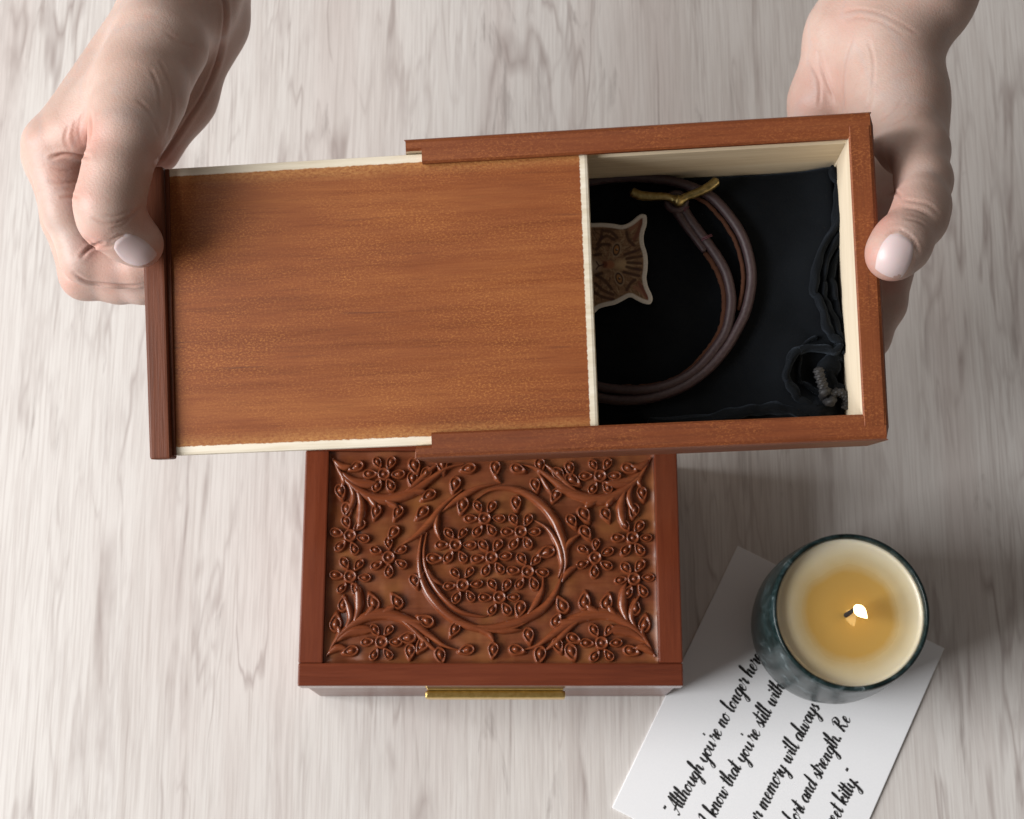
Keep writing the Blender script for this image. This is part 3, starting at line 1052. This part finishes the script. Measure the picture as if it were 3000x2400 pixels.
ca.data.foreach_set('color', np.clip(np.concatenate([np.array(SC), np.ones((len(SC), 1))], 1), 0, 1).astype(np.float32).ravel())
sol = st.modifiers.new('thickness', 'SOLIDIFY')
sol.thickness = .0004
sol.offset = -1
tag(st, 'die-cut sticker of a tabby cat face with white border inside the collar', 'sticker')

# ------------------------------------------------------------------ card with the handwritten verse
A_, B_, C_ = unp(2160, 1600, 0), unp(2765, 1900, 0), unp(1790, 2365, 0)
ex = (B_ - A_)
ex /= np.linalg.norm(ex)
ey = np.array([-ex[1], ex[0], 0])
if ey @ (C_ - A_) < 0:
    ey = -ey
cw = np.linalg.norm(B_ - A_)
chh = (C_ - A_) @ ey
cM = Matrix(((ex[0], -ey[0], 0, A_[0]), (ex[1], -ey[1], 0, A_[1]), (0, 0, 1, 0.0002), (0, 0, 0, 1)))
card = empty('printed_card', cM)
tag(card, 'white card printed with a black script verse, lying under the candle', 'card')
CT = .0009
bm = bmesh.new()
bm_box(bm, 0, cw, -chh, 0, 0, CT, .0002, 1)
bmesh.ops.subdivide_edges(bm, edges=bm.edges[:], cuts=1)
bm_obj('paper', bm, M_paper, card)

G = {
    'a': (1.0, [[(.78, .82), (.52, 1.0), (.22, .75), (.12, .35), (.3, 0), (.55, .2), (.8, .98), (.76, .4), (.86, .02), (1.1, .35)]]),
    'e': (.78, [[(-.02, .3), (.35, .45), (.58, .78), (.42, 1.0), (.2, .75), (.15, .3), (.38, 0), (.78, .3)]]),
    'o': (.85, [[(.5, 1.0), (.2, .75), (.12, .3), (.35, 0), (.64, .3), (.64, .75), (.48, 1.0), (.6, .8), (.9, .85)]]),
    'u': (1.05, [[(-.05, .35), (.2, 1.0), (.15, .3), (.34, 0), (.62, .35), (.82, 1.0), (.76, .3), (.9, 0), (1.12, .35)]]),
    'n': (.98, [[(-.05, .4), (.2, 1.02), (.12, 0)], [(.14, .25), (.45, .95), (.66, .92), (.62, .3), (.76, 0), (1.02, .35)]]),
    'm': (1.5, [[(-.05, .4), (.2, 1.02), (.12, 0)], [(.14, .25), (.42, .95), (.6, .92), (.54, 0)], [(.56, .25), (.88, .95), (1.12, .92), (1.08, .3), (1.24, 0), (1.52, .35)]]),
    'r': (.78, [[(-.04, .3), (.2, 1.22), (.14, 1.0), (.3, .88), (.58, .95), (.48, .3), (.58, 0), (.82, .35)]]),
    'i': (.5, [[(-.05, .35), (.22, 1.0), (.17, .3), (.3, 0), (.55, .35)], [(.30, 1.50), (.26, 1.38)]]),
    'l': (.5, [[(-.05, .3), (.34, 1.5), (.36, 2.1), (.2, 1.8), (.14, .4), (.3, 0), (.55, .35)]]),
    't': (.5, [[(-.05, .3), (.26, 1.9), (.15, .4), (.3, 0), (.55, .35)], [(-.15, 1.22), (.6, 1.36)]]),
    'h': (.98, [[(-.05, .3), (.38, 1.5), (.4, 2.1), (.22, 1.8), (.1, 0)], [(.12, .25), (.45, .95), (.66, .9), (.62, .3), (.76, 0), (1.02, .35)]]),
    'g': (.98, [[(.76, .82), (.5, 1.0), (.22, .75), (.14, .3), (.34, .05), (.6, .3), (.78, .98), (.68, 0), (.52, -.85), (.26, -1.0), (.18, -.7), (.6, -.1), (1.02, .35)]]),
    'y': (1.02, [[(-.05, .4), (.2, 1.0), (.17, .4), (.38, .05), (.62, .4), (.82, 1.0), (.7, 0), (.52, -.85), (.26, -1.0), (.18, -.7), (.65, -.1), (1.06, .35)]]),
    'k': (.9, [[(-.05, .3), (.38, 1.5), (.4, 2.1), (.22, 1.8), (.1, 0)], [(.14, .4), (.5, .98), (.66, .78), (.3, .5), (.62, .05), (.92, .3)]]),
    'w': (1.3, [[(-.05, .6), (.2, 1.0), (.17, .3), (.34, 0), (.58, .4), (.68, .95), (.66, .3), (.8, 0), (1.05, .4), (1.08, 1.0), (1.36, .8)]]),
    's': (.7, [[(-.05, .3), (.36, 1.08), (.34, .78), (.55, .35), (.34, 0), (.08, .14)], [(.34, 0), (.74, .35)]]),
    'd': (1.02, [[(.76, .82), (.5, 1.0), (.22, .75), (.12, .35), (.3, 0), (.55, .2), (1.0, 2.05), (.8, .4), (.9, .02), (1.1, .35)]]),
    'f': (.62, [[(-.05, .3), (.4, 1.6), (.52, 2.1), (.36, 2.0), (.2, .5), (.08, -.85), (.26, -.95), (.3, 0), (.64, .35)]]),
    'A': (1.25, [[(-.15, .2), (.05, 0), (.4, .7), (1.0, 2.15), (.92, 1.0), (.98, .1), (1.28, .3)], [(0, .72), (1.2, .95)]]),
    'R': (1.3, [[(.45, 1.85), (.3, 1.0), (.12, 0)], [(-.1, 1.55), (.4, 2.05), (.95, 1.85), (.8, 1.25), (.35, 1.0), (.65, .55), (.95, .02), (1.32, .3)]]),
    'I': (.75, [[(.0, 1.7), (.45, 2.0), (.35, 1.0), (.2, 0), (-.05, .2)]]),
    '.': (.5, [[(.12, .12), (.15, 0)]]),
    "'": (.35, [[(.2, 2.05), (.14, 1.7)]]),
    '"': (.6, [[(.1, 2.1), (.05, 1.75)], [(.35, 2.1), (.30, 1.75)]]),
    ' ': (.62, []),
}
SH = .14
XH = 10.4 / 1000 * .42          # height of the small letters, metres


def text_width(s):
    return sum(G[c][0] for c in s)


def text_mesh(s):
    V, Fc = [], []
    x = 0.0
    rr = np.random.default_rng(len(s))
    lay = 0
    for c in s:
        adv, strokes = G[c]
        jy, js = rr.uniform(-.06, .06), rr.uniform(.95, 1.06)
        for stq in strokes:
            if c in '.i' and len(stq) == 2:
                b = len(V)
                cxd, cyd = x + stq[1][0] + SH * stq[1][1], stq[1][1] + jy + .08
                for k in range(9):
                    V.append((cxd + .17 * math.cos(k * .698), cyd + .17 * math.sin(k * .698), CT + .00006))
                Fc.append(tuple(range(b, b + 9)))
                continue
            P = catmull([(px_ * js, py_ * js) for px_, py_ in stq], 7)
            P = np.stack([P[:, 0] + x + SH * P[:, 1], P[:, 1] + jy], -1)
            T = np.gradient(P, axis=0)
            ln = np.linalg.norm(T, axis=1)[:, None] + 1e-9
            T = T / ln
            ang = np.clip(-(T @ np.array([.25, .968])), 0, 1)
            w = .052 + .118 * ang ** 1.3
            w = np.convolve(np.pad(w, 2, mode='edge'), np.ones(5) / 5, 'valid')
            if len(stq) == 2:
                w[:] = {'t': .055, '.': .20, 'i': .15}.get(c, .11)
            u = np.linspace(0, 1, len(P))
            w *= np.clip(np.minimum(u, 1 - u) * 9 + .45, 0, 1)
            w *= 1 + .05 * rr.normal(size=len(P))
            N = np.stack([-T[:, 1], T[:, 0]], -1)
            b = len(V)
            z = CT + .00006 + .000004 * (lay % 7)
            lay += 1
            for i in range(len(P)):
                V.append((*(P[i] + N[i] * w[i]), z))
                V.append((*(P[i] - N[i] * w[i]), z))
            for i in range(len(P) - 1):
                Fc.append((b + 2 * i, b + 2 * i + 1, b + 2 * i + 3, b + 2 * i + 2))
        x += adv
    return np.array(V), Fc


cMi = np.array(cM.inverted())


def to_card(p):
    return (cMi @ np.array([*p, 1]))[:2]


l0, l1 = to_card(unp(1983, 2398, CT)), to_card(unp(2236, 1926, CT))
dirv = (l1 - l0) / np.linalg.norm(l1 - l0)
nrm = np.array([-dirv[1], dirv[0]])
first = '"Although you\'re no longer here'
sc = np.linalg.norm(l1 - l0) / text_width(first)
for s, end in ((first, (2236, 1926)), ("I know that you're still with", (2300, 2012)), ('our memory will always', (2402, 2072)), ('fort and strength. Re', (2494, 2108)), ('weet kitty."', (2522, 2275))):
    v, fcs = text_mesh(s)
    e = to_card(unp(*end, CT))
    st0 = e - dirv * text_width(s) * sc
    P = st0 + np.outer(v[:, 0] * sc, dirv) + np.outer(v[:, 1] * sc * 1.12, nrm)
    pydata('printed_line', np.concatenate([P, v[:, 2:3]], 1), fcs, M_ink, card, False)

# ------------------------------------------------------------------ candle
JH = .072
jc = unp(2492, 1792, JH)
jb = np.array([jc[0], jc[1], CT + .0003])
cd = empty('candle', Matrix.Translation(jb))
tag(cd, 'lit cream candle in a round dark green glass jar on the card', 'candle')


def make_glass():
    t = NT('dark_green_mosaic_glass')
    mb = t.noise(t.coord((75, 75, 60)), 1, 6, .68, 1.6)
    c = t.ramp(mb, [(.34, (.003, .007, .007)), (.50, (.010, .022, .022)), (.60, (.030, .050, .054)), (.70, (.16, .20, .21))])
    n = t.noise(t.coord((500, 500, 500)), 1, 4, .7)
    c = t.mix(t.ramp(n, [(.5, 0.0), (.75, .4)]), c, (.02, .04, .045))
    return t.set(Base_Color=c, Roughness=.24, Transmission_Weight=.06, IOR=1.4, Coat_Weight=.0, Specular_IOR_Level=.28, Normal=t.bump(n, .15, .0005))


M_glass = make_glass()
prof = [(.001, .0), (.024, .0), (.0285, .0012), (.0312, .008), (.0335, .018), (.0347, .030), (.0347, .042), (.0341, .055), (.0331, .066), (.0327, .0708), (.0322, .0718), (.0315, .0721), (.0309, .0717),
        (.0306, .0706), (.0312, .064), (.0320, .054), (.0325, .042), (.0325, .030), (.0314, .018), (.0290, .009), (.024, .004), (.001, .0035)]
lathe('glass_jar', [(r, z) for r, z in prof], M_glass, cd, 96)


def make_wax():
    t = NT('cream_wax')
    co = t.n('ShaderNodeTexCoord')
    ln = t.n('ShaderNodeVectorMath', operation='LENGTH')
    mp = t.n('ShaderNodeMapping')
    t.put(mp.inputs[0], co.outputs['Object'])
    mp.inputs['Scale'].default_value = (1, 1, 0)
    mp.inputs['Location'].default_value = (-.0005, .0006, 0)
    t.put(ln.inputs[0], mp.outputs[0])
    n = t.noise(t.coord((60, 60, 60)), 1, 3, .5)
    r = t.math('ADD', ln.outputs['Value'], t.math('MULTIPLY', t.math('SUBTRACT', n, .5), .006))
    c = t.ramp(t.math('DIVIDE', r, .032), [(.0, (.46, .275, .065)), (.54, (.47, .29, .075)), (.66, (.52, .40, .20)), (.82, (.60, .52, .34)), (1.0, (.68, .63, .50))])
    ro = t.ramp(t.math('DIVIDE', r, .032), [(.55, .06), (.68, .38)])
    return t.set(Base_Color=c, Roughness=ro, Subsurface_Weight=.25, Subsurface_Radius=(1, .7, .35), Subsurface_Scale=.006, Coat_Weight=.2)


M_wax = make_wax()
M_pool = NT('melted_wax').set(Base_Color=(.55, .33, .085), Roughness=.04, Subsurface_Weight=.2, Subsurface_Scale=.006)
WZ = .0675
wp = [(.0, WZ - .0012), (.010, WZ - .0012), (.0185, WZ - .0010), (.0215, WZ - .0003), (.0240, WZ), (.0285, WZ + .0004), (.0298, WZ + .0012), (.0306, WZ + .0020), (.0310, WZ + .0004), (.0314, .055), (.0320, .042), (.0320, .030), (.0309, .018), (.0284, .010), (.024, .0048), (.001, .0046)]
lathe('wax', wp[::-1], M_wax, cd, 72)
M_wick = simple('charred_wick', (.012, .009, .008), .9)
wpth = catmull([(-.0003, -.0006, WZ - .006), (-.0012, -.001, WZ + .001), (-.0006, -.0006, WZ + .0045), (.0012, .0006, WZ + .0062)], 6)
tube('wick', wpth, np.linspace(.0011, .0008, len(wpth)), M_wick, cd, seg=10)
tF = NT('flame')
tF.set(Base_Color=(0, 0, 0), Emission_Color=(1.0, .70, .32, 1), Emission_Strength=6.0, Roughness=1.0, Specular_IOR_Level=0.0)
fp = [(.0001, 0), (.0012, .0010), (.0018, .0028), (.0018, .0044), (.0014, .0058), (.0008, .0076), (.0001, .0094)]
flm = lathe('flame', fp, tF.m, cd, 20)
flm.scale = (1.25, 1.25, 1.0)
flm.location = (.0016, .0020, WZ + .0052)
flm.rotation_euler = Vector((.34, -.62, .70)).to_track_quat('Z', 'Y').to_euler()

# ------------------------------------------------------------------ hands
def ldist(P, a, b, ra, rb):
    """round cone signed distance"""
    ba = b - a
    l2 = ba @ ba
    pa = P - a
    t = np.clip((pa @ ba) / l2, 0, 1)
    d = np.sqrt(((pa - t[..., None] * ba) ** 2).sum(-1))
    return d - (ra + (rb - ra) * t)


def smin(a, b, k):
    h = np.clip(.5 + .5 * (b - a) / k, 0, 1)
    return b + (a - b) * h - k * h * (1 - h)


def surface_nets(Fd, org, h):
    sg = Fd < 0
    c8 = [(i, j, k) for i in (0, 1) for j in (0, 1) for k in (0, 1)]
    sh = tuple(s - 1 for s in Fd.shape)
    cnt = np.zeros(sh, np.int8)
    for i, j, k in c8:
        cnt += sg[i:i + sh[0], j:j + sh[1], k:k + sh[2]]
    act = (cnt > 0) & (cnt < 8)
    ijk = np.argwhere(act)
    vid = -np.ones(sh, np.int64)
    vid[act] = np.arange(len(ijk))
    acc = np.zeros((len(ijk), 3))
    num = np.zeros(len(ijk))
    for ax in range(3):
        for p in c8:
            if p[ax]:
                continue
            q = list(p)
            q[ax] = 1
            A = Fd[ijk[:, 0] + p[0], ijk[:, 1] + p[1], ijk[:, 2] + p[2]]
            B = Fd[ijk[:, 0] + q[0], ijk[:, 1] + q[1], ijk[:, 2] + q[2]]
            m = (A < 0) != (B < 0)
            t = A[m] / (A[m] - B[m])
            pos = np.tile(np.array(p, float), (m.sum(), 1))
            pos[:, ax] += t
            acc[m] += pos
            num[m] += 1
    V = org + (ijk + acc / num[:, None]) * h
    quads = []
    for ax in range(3):
        sl0, sl1 = [slice(None)] * 3, [slice(None)] * 3
        sl0[ax], sl1[ax] = slice(0, -1), slice(1, None)
        ch_ = sg[tuple(sl0)] != sg[tuple(sl1)]
        e = np.argwhere(ch_)
        u, v = [a_ for a_ in range(3) if a_ != ax]
        e = e[(e[:, u] > 0) & (e[:, v] > 0) & (e[:, u] < sh[u]) & (e[:, v] < sh[v])]
        flip = sg[e[:, 0], e[:, 1], e[:, 2]]

        def cell(du, dv):
            q = e.copy()
            q[:, u] -= du
            q[:, v] -= dv
            return vid[q[:, 0], q[:, 1], q[:, 2]]
        Q = np.stack([cell(1, 1), cell(0, 1), cell(0, 0), cell(1, 0)], 1)
        if ax == 1:
            flip = ~flip
        Q[~flip] = Q[~flip][:, ::-1]
        quads.append(Q)
    return V, np.concatenate(quads)


def pt(p):
    """(px, py, z in mm) -> world mm"""
    return unp(p[0], p[1], p[2] / 1000.0) * 1000


def build_hand(name, palm, chains, h=.8, palm_k=9.0, cut_y=None):
    allp = [(pt(a_), ra) for seg in palm for a_, ra in ((seg[0], seg[1]), (seg[2], seg[3]))] + [(pt(q[:3]), q[3]) for c_ in chains for q in c_['pts']]
    lo = np.min([p - r for p, r in allp], 0) - 4
    hi = np.max([p + r for p, r in allp], 0) + 4
    n = np.ceil((hi - lo) / h).astype(int) + 1
    ax = [lo[i] + h * np.arange(n[i]) for i in range(3)]
    BIG = 40.0

    def apply(Fd, a_, b_, ra, rb, k):
        m = 2 * k + 8
        l_ = np.minimum(a_ - ra, b_ - rb) - m
        h_ = np.maximum(a_ + ra, b_ + rb) + m
        i0 = np.clip(np.floor((l_ - lo) / h).astype(int), 0, n - 1)
        i1 = np.clip(np.ceil((h_ - lo) / h).astype(int) + 1, 1, n)
        sl = tuple(slice(i0[i], i1[i]) for i in range(3))
        P = np.stack(np.meshgrid(*[ax[i][sl[i]] for i in range(3)], indexing='ij'), -1)
        d = ldist(P, a_, b_, ra, rb)
        Fd[sl] = smin(Fd[sl], d, k)

    base_ = np.full(n, BIG, np.float32)
    for seg in palm:
        apply(base_, pt(seg[0]), pt(seg[2]), seg[1], seg[3], palm_k)
    total = base_.copy()
    for c_ in chains:
        Fi = np.full(n, BIG, np.float32)
        q = c_['pts']
        for i in range(len(q) - 1):
            apply(Fi, pt(q[i][:3]), pt(q[i + 1][:3]), q[i][3], q[i + 1][3], c_.get('k', 3.0))
        Fi = smin(Fi, base_, c_.get('root', 6.0))
        total = smin(total, Fi, .9)
    V, Q = surface_nets(total, lo, h)
    # relax
    V = relax(V, Q, 3)
    return V / 1000.0, Q


def relax(V, Q, it, lam=.5):
    n = len(V)
    a_ = np.concatenate([Q[:, 0], Q[:, 1], Q[:, 2], Q[:, 3]])
    b_ = np.concatenate([Q[:, 1], Q[:, 2], Q[:, 3], Q[:, 0]])
    i_ = np.concatenate([a_, b_])
    j_ = np.concatenate([b_, a_])
    deg = np.bincount(i_, minlength=n)[:, None]
    for _ in range(it):
        for l in (lam, -lam * .95):
            m = np.stack([np.bincount(i_, V[j_, c], n) for c in range(3)], 1) / np.maximum(deg, 1)
            V = V + l * (m - V)
    return V


def normals(V, Q):
    nrm_ = np.cross(V[Q[:, 2]] - V[Q[:, 0]], V[Q[:, 3]] - V[Q[:, 1]])
    N = np.zeros_like(V)
    for c in range(4):
        for k in range(3):
            N[:, k] += np.bincount(Q[:, c], nrm_[:, k], len(V))
    return N / (np.linalg.norm(N, axis=1)[:, None] + 1e-12)


def finish_hand(name, V, Q, creases, flush, label, nails):
    N = normals(V, Q)
    px = proj(V)
    view = CAM - V
    view /= np.linalg.norm(view, axis=1)[:, None]
    facing = (N * view).sum(1)
    red = np.zeros(len(V))
    line_ = np.zeros(len(V))
    disp = np.zeros(len(V))
    sel = facing > .05
    idx_ = np.where(sel)[0]
    for pts, w, dep, tone in creases:
        P = catmull(pts, 6)
        x, y = px[idx_, 0], px[idx_, 1]
        bb = (x > P[:, 0].min() - 40) & (x < P[:, 0].max() + 40) & (y > P[:, 1].min() - 40) & (y < P[:, 1].max() + 40)
        ii = idx_[bb]
        if len(ii) == 0:
            continue
        d = dist_poly(px[ii, 0], px[ii, 1], P)
        dends = np.minimum(np.hypot(px[ii, 0] - P[0, 0], px[ii, 1] - P[0, 1]), np.hypot(px[ii, 0] - P[-1, 0], px[ii, 1] - P[-1, 1]))
        fade = np.clip(dends / 25 + .15, 0, 1)
        g = np.exp(-(d / w) ** 2) * fade
        disp[ii] -= dep * g
        disp[ii] += .35 * dep * np.exp(-((d - 2.2 * w) / (1.3 * w)) ** 2) * fade
        line_[ii] = np.maximum(line_[ii], tone * g)
    for (cx_, cy_), r, a_ in flush:
        d = np.hypot(px[:, 0] - cx_, px[:, 1] - cy_)
        red = np.maximum(red, a_ * np.exp(-(d / r) ** 2))
    V = V + N * disp[:, None]
    o = npmesh(name, V, Q, M_skin)
    c_ = o.data.color_attributes.new('flush', 'FLOAT_COLOR', 'POINT')
    c_.data.foreach_set('color', np.stack([red, line_, 0 * red, np.ones_like(red)], 1).astype(np.float32).ravel())
    tag(o, label, 'hand')
    bvh = BVHTree.FromPolygons([Vector(v) for v in V], [tuple(q) for q in Q.tolist()])
    for (cx_, cy_), a_, b_, lift in nails:
        nu, nv = 17, 13
        a_, b_ = np.array(a_, float), np.array(b_, float)
        VV, hitn = [], []
        for iu in range(nu):
            for iv in range(nv):
                u, v = -1 + 2 * iu / (nu - 1), -1 + 2 * iv / (nv - 1)
                uu = u * math.sqrt(max(0, 1 - (.30 if u > 0 else .40) * v * v))     # rounded plate
                vv = v * math.sqrt(max(0, 1 - (.36 if u > 0 else .46) * u * u))
                if u < 0:
                    vv *= 1 - .10 * u * u
                q = np.array([cx_, cy_]) + a_ * uu + b_ * vv
                for tr in range(12):
                    hh = bvh.ray_cast(Vector(CAM), Vector(ray(*q)).normalized())
                    if hh[0] is not None and (not VV or abs(hh[0].z - VV[0][2]) < .012):
                        break
                    q = q + (np.array([cx_, cy_]) - q) * .12
                VV.append(np.array(hh[0]))
                hitn.append(np.array(hh[1]))
        VV = np.array(VV).reshape(nu, nv, 3)
        nm = np.mean(hitn, 0)
        nm /= np.linalg.norm(nm)
        # even out: smooth the hit surface, then raise a gently domed plate
        for _ in range(4):
            W_ = VV.copy()
            W_[1:-1, 1:-1] = (VV[2:, 1:-1] + VV[:-2, 1:-1] + VV[1:-1, 2:] + VV[1:-1, :-2]) / 4
            VV = W_
        topv = VV.copy()
        for iu in range(nu):
            for iv in range(nv):
                u, v = -1 + 2 * iu / (nu - 1), -1 + 2 * iv / (nv - 1)
                e_ = max(abs(u), abs(v))
                topv[iu, iv] += nm * (lift * (1 - .35 * v * v - .1 * u * u) if e_ < .99 else -.0004) 
        gi_ = np.arange(nu * nv).reshape(nu, nv)
        gf_ = np.stack([gi_[:-1, :-1], gi_[1:, :-1], gi_[1:, 1:], gi_[:-1, 1:]], -1).reshape(-1, 4)
        fn = np.cross(topv[1, 0] - topv[0, 0], topv[0, 1] - topv[0, 0])
        if fn @ nm < 0:
            gf_ = gf_[:, ::-1]
        npmesh('nail', topv.reshape(-1, 3), gf_, M_nail, o)
    return o


# hand drawing the lid out by its end bar
palm_a = [
    ((860, -1150, 190), 32, (690, -430, 190), 26),
    ((690, -430, 196), 27, (540, -40, 190), 21), ((740, -430, 172), 22, (590, 0, 170), 16),
    ((520, 20, 190), 18, (165, 425, 188), 10.5), ((530, 40, 178), 17, (160, 455, 170), 11), ((560, 50, 166), 16, (200, 480, 152), 10.5),
    ((590, 60, 160), 15, (260, 510, 138), 9.5),
    ((470, 130, 203), 17, (385, 330, 212), 13.5), ((400, 240, 205), 13, (230, 385, 196), 10),
    ((600, 70, 168), 14.5, (535, 285, 158), 11), ((535, 285, 158), 11, (462, 440, 150), 8.5),
]
chains_a = [
    {'pts': [(420, 280, 212, 14), (372, 400, 218, 12.2), (340, 510, 219, 11.0), (320, 598, 217, 11.3), (322, 640, 214, 10.2), (372, 688, 209, 9.0), (410, 716, 206.5, 8.2)], 'k': 4.0, 'root': 8},
    {'pts': [(155, 430, 189, 10.6), (200, 620, 183, 9.2), (252, 758, 177, 8.9), (340, 775, 176, 8.2), (410, 778, 178, 7.8), (470, 770, 180, 7.0)], 'k': 3.2, 'root': 6},
    {'pts': [(160, 455, 170, 11), (200, 640, 166, 9.6), (250, 805, 161, 9.2), (350, 822, 161, 8.4), (420, 826, 164, 8.0), (490, 815, 168, 7.2)], 'k': 3.2, 'root': 6},
    {'pts': [(205, 480, 152, 10.4), (230, 640, 149, 9.2), (275, 790, 146, 8.6), (360, 800, 148, 7.8), (440, 790, 153, 7.0)], 'k': 3.2, 'root': 6},
    {'pts': [(265, 510, 138, 9.2), (290, 620, 134, 8.0), (320, 735, 132, 7.4), (390, 745, 135, 6.8), (440, 735, 140, 6.0)], 'k': 3.0, 'root': 6},
]
Va, Qa = build_hand('hand', palm_a, chains_a)
cre_a = [
    ([(262, 330), (266, 370), (262, 410)], 5, .0006, .35),
    ([(150, 462), (190, 452), (235, 458), (262, 460)], 4.5, .0009, .55), ([(140, 530), (185, 535), (235, 530)], 3.5, .0005, .40),
    ([(180, 578), (205, 575), (232, 580)], 3.5, .0006, .5), ([(150, 490), (190, 500), (225, 492)], 3, .0003, .18), ([(165, 555), (200, 553), (228, 556)], 3, .0003, .2),
    ([(240, 752), (262, 728), (300, 712)], 4.5, .0010, .6), ([(250, 700), (290, 722), (325, 722)], 4, .0005, .3),
    ([(270, 640), (310, 655), (350, 650), (385, 630), (420, 600)], 4, .0004, .18), ([(330, 668), (365, 655), (395, 628)], 3.5, .0003, .15), ([(300, 628), (345, 632), (390, 612)], 3, .00025, .12),
    ([(322, 706), (350, 690), (382, 684)], 3, .0004, .25),
    ([(470, 180), (500, 250), (505, 330), (490, 400)], 4, .00028, .10), ([(440, 200), (465, 260), (470, 330)], 4, .00025, .08), ([(400, 290), (440, 330), (465, 400)], 4, .00025, .08),
    ([(655, -20), (660, 60), (640, 170), (600, 270), (550, 350), (490, 440), (460, 472)], 5, .0010, .35),
    ([(480, 90), (540, 130), (600, 140)], 4, .0002, .08), ([(250, 320), (230, 370), (235, 420)], 5, .0003, .2), ([(225, 345), (215, 390), (225, 430)], 4, .0003, .18), ([(200, 370), (190, 410), (205, 440)], 4, .0003, .15),
    ([(420, 838), (340, 836), (255, 825), (215, 800)], 4, .0006, .3),
]
flush_a = [((250, 400), 70, .75), ((200, 500), 90, .45), ((230, 580), 60, .55), ((270, 720), 55, .7), ((430, 650), 60, .45), ((330, 790), 90, .35), ((440, 740), 60, .5), ((200, 830), 60, .35), ((480, 470), 70, .5), ((120, 420), 60, .25)]
finish_hand('hand', Va, Qa, cre_a, flush_a, 'hand pinching the end bar of the sliding lid, fingers curled beneath',
            [((398, 740), (55, 45), (-36, 33), .0005)])

# hand carrying the other end of the box, thumb on the rim
palm_b = [
    ((2950, -1150, 190), 32, (2800, -430, 186), 26),
    ((2830, -430, 190), 27, (2705, -40, 186), 21), ((2740, -430, 180), 24, (2590, -30, 178), 16),
    ((2560, 20, 176), 15.5, (2480, 110, 172), 14), ((2490, 90, 172), 14.5, (2425, 300, 161), 13), ((2425, 300, 161), 13, (2400, 520, 141), 12),
    ((2590, 90, 174), 17, (2520, 400, 152), 13), ((2650, 40, 182), 19, (2605, 170, 180), 17),
    ((2600, 150, 183), 17.5, (2630, 300, 182), 17), ((2630, 300, 182), 17, (2668, 420, 186), 12.5),
    ((2620, 300, 164), 14, (2640, 520, 140), 10.5), ((2560, 330, 158), 13, (2560, 540, 141), 10.5), ((2470, 380, 150), 12, (2480, 540, 138), 10.5), 
]
chains_b = [
    {'pts': [(2660, 360, 188, 13), (2690, 440, 200, 10.6), (2706, 530, 211, 9.4), (2702, 606, 220, 9.0), (2692, 640, 224, 9.0), (2640, 715, 229, 9.4), (2614, 745, 230, 9.0)], 'k': 4.0, 'root': 7},
    {'pts': [(2640, 520, 141, 10.3), (2628, 720, 139, 9.2), (2588, 890, 138, 8.6), (2545, 990, 137, 8.0), (2500, 1060, 138, 7.2)], 'k': 3.2, 'root': 6},
    {'pts': [(2575, 540, 142, 10.5), (2520, 760, 136, 9.2), (2450, 950, 133, 8.6), (2400, 1050, 133, 7.6)], 'k': 3.2, 'root': 6},
    {'pts': [(2490, 540, 138, 10.3), (2420, 740, 132, 9.0), (2350, 900, 129, 8.2), (2310, 990, 129, 7.4)], 'k': 3.2, 'root': 6},
    {'pts': [(2410, 520, 138, 9.5), (2340, 660, 132, 7.8), (2280, 790, 128, 7.2), (2250, 860, 128, 6.4)], 'k': 3.0, 'root': 6},
]
Vb, Qb = build_hand('hand', palm_b, chains_b)
cre_b = [
    ([(2470, 35), (2520, 28), (2580, 40), (2640, 70), (2690, 100)], 3.5, .00028, .22), ([(2480, 60), (2530, 52), (2590, 70), (2650, 105)], 3.5, .0002, .14),
    ([(2500, 110), (2480, 170), (2470, 250), (2475, 330)], 3.5, .00025, .15), ([(2545, 120), (2560, 190), (2550, 290), (2530, 340)], 4, .00025, .08),
    ([(2570, 360), (2610, 330), (2650, 290)], 4, .0003, .12), ([(2590, 375), (2640, 350), (2680, 330)], 4, .0003, .10),
    ([(2640, 585), (2680, 590), (2720, 600), (2750, 625)], 4, .0003, .12), ([(2650, 610), (2690, 615), (2735, 640)], 4, .00035, .12), ([(2650, 640), (2690, 648), (2720, 668)], 3.5, .0003, .10),
    ([(2600, 688), (2632, 672), (2672, 700), (2692, 740)], 4, .00045, .22),
    ([(2370, 180), (2400, 240), (2400, 310)], 4, .0003, .10), ([(2395, 150), (2420, 230), (2450, 300)], 4, .0003, .12), ([(2640, 575), (2625, 565), (2600, 575)], 4, .0006, .35),
]
flush_b = [((2400, 250), 90, .40), ((2575, 640), 60, .8), ((2555, 760), 60, .75), ((2620, 580), 60, .5), ((2480, 60), 60, .3), ((2610, 830), 40, .6), ((2360, 300), 60, .4)]
finish_hand('hand', Vb, Qb, cre_b, flush_b, 'hand carrying the open end of the held box, thumb resting on its rim',
            [((2622, 750), (-26, 66), (-52, -21), .0006)])
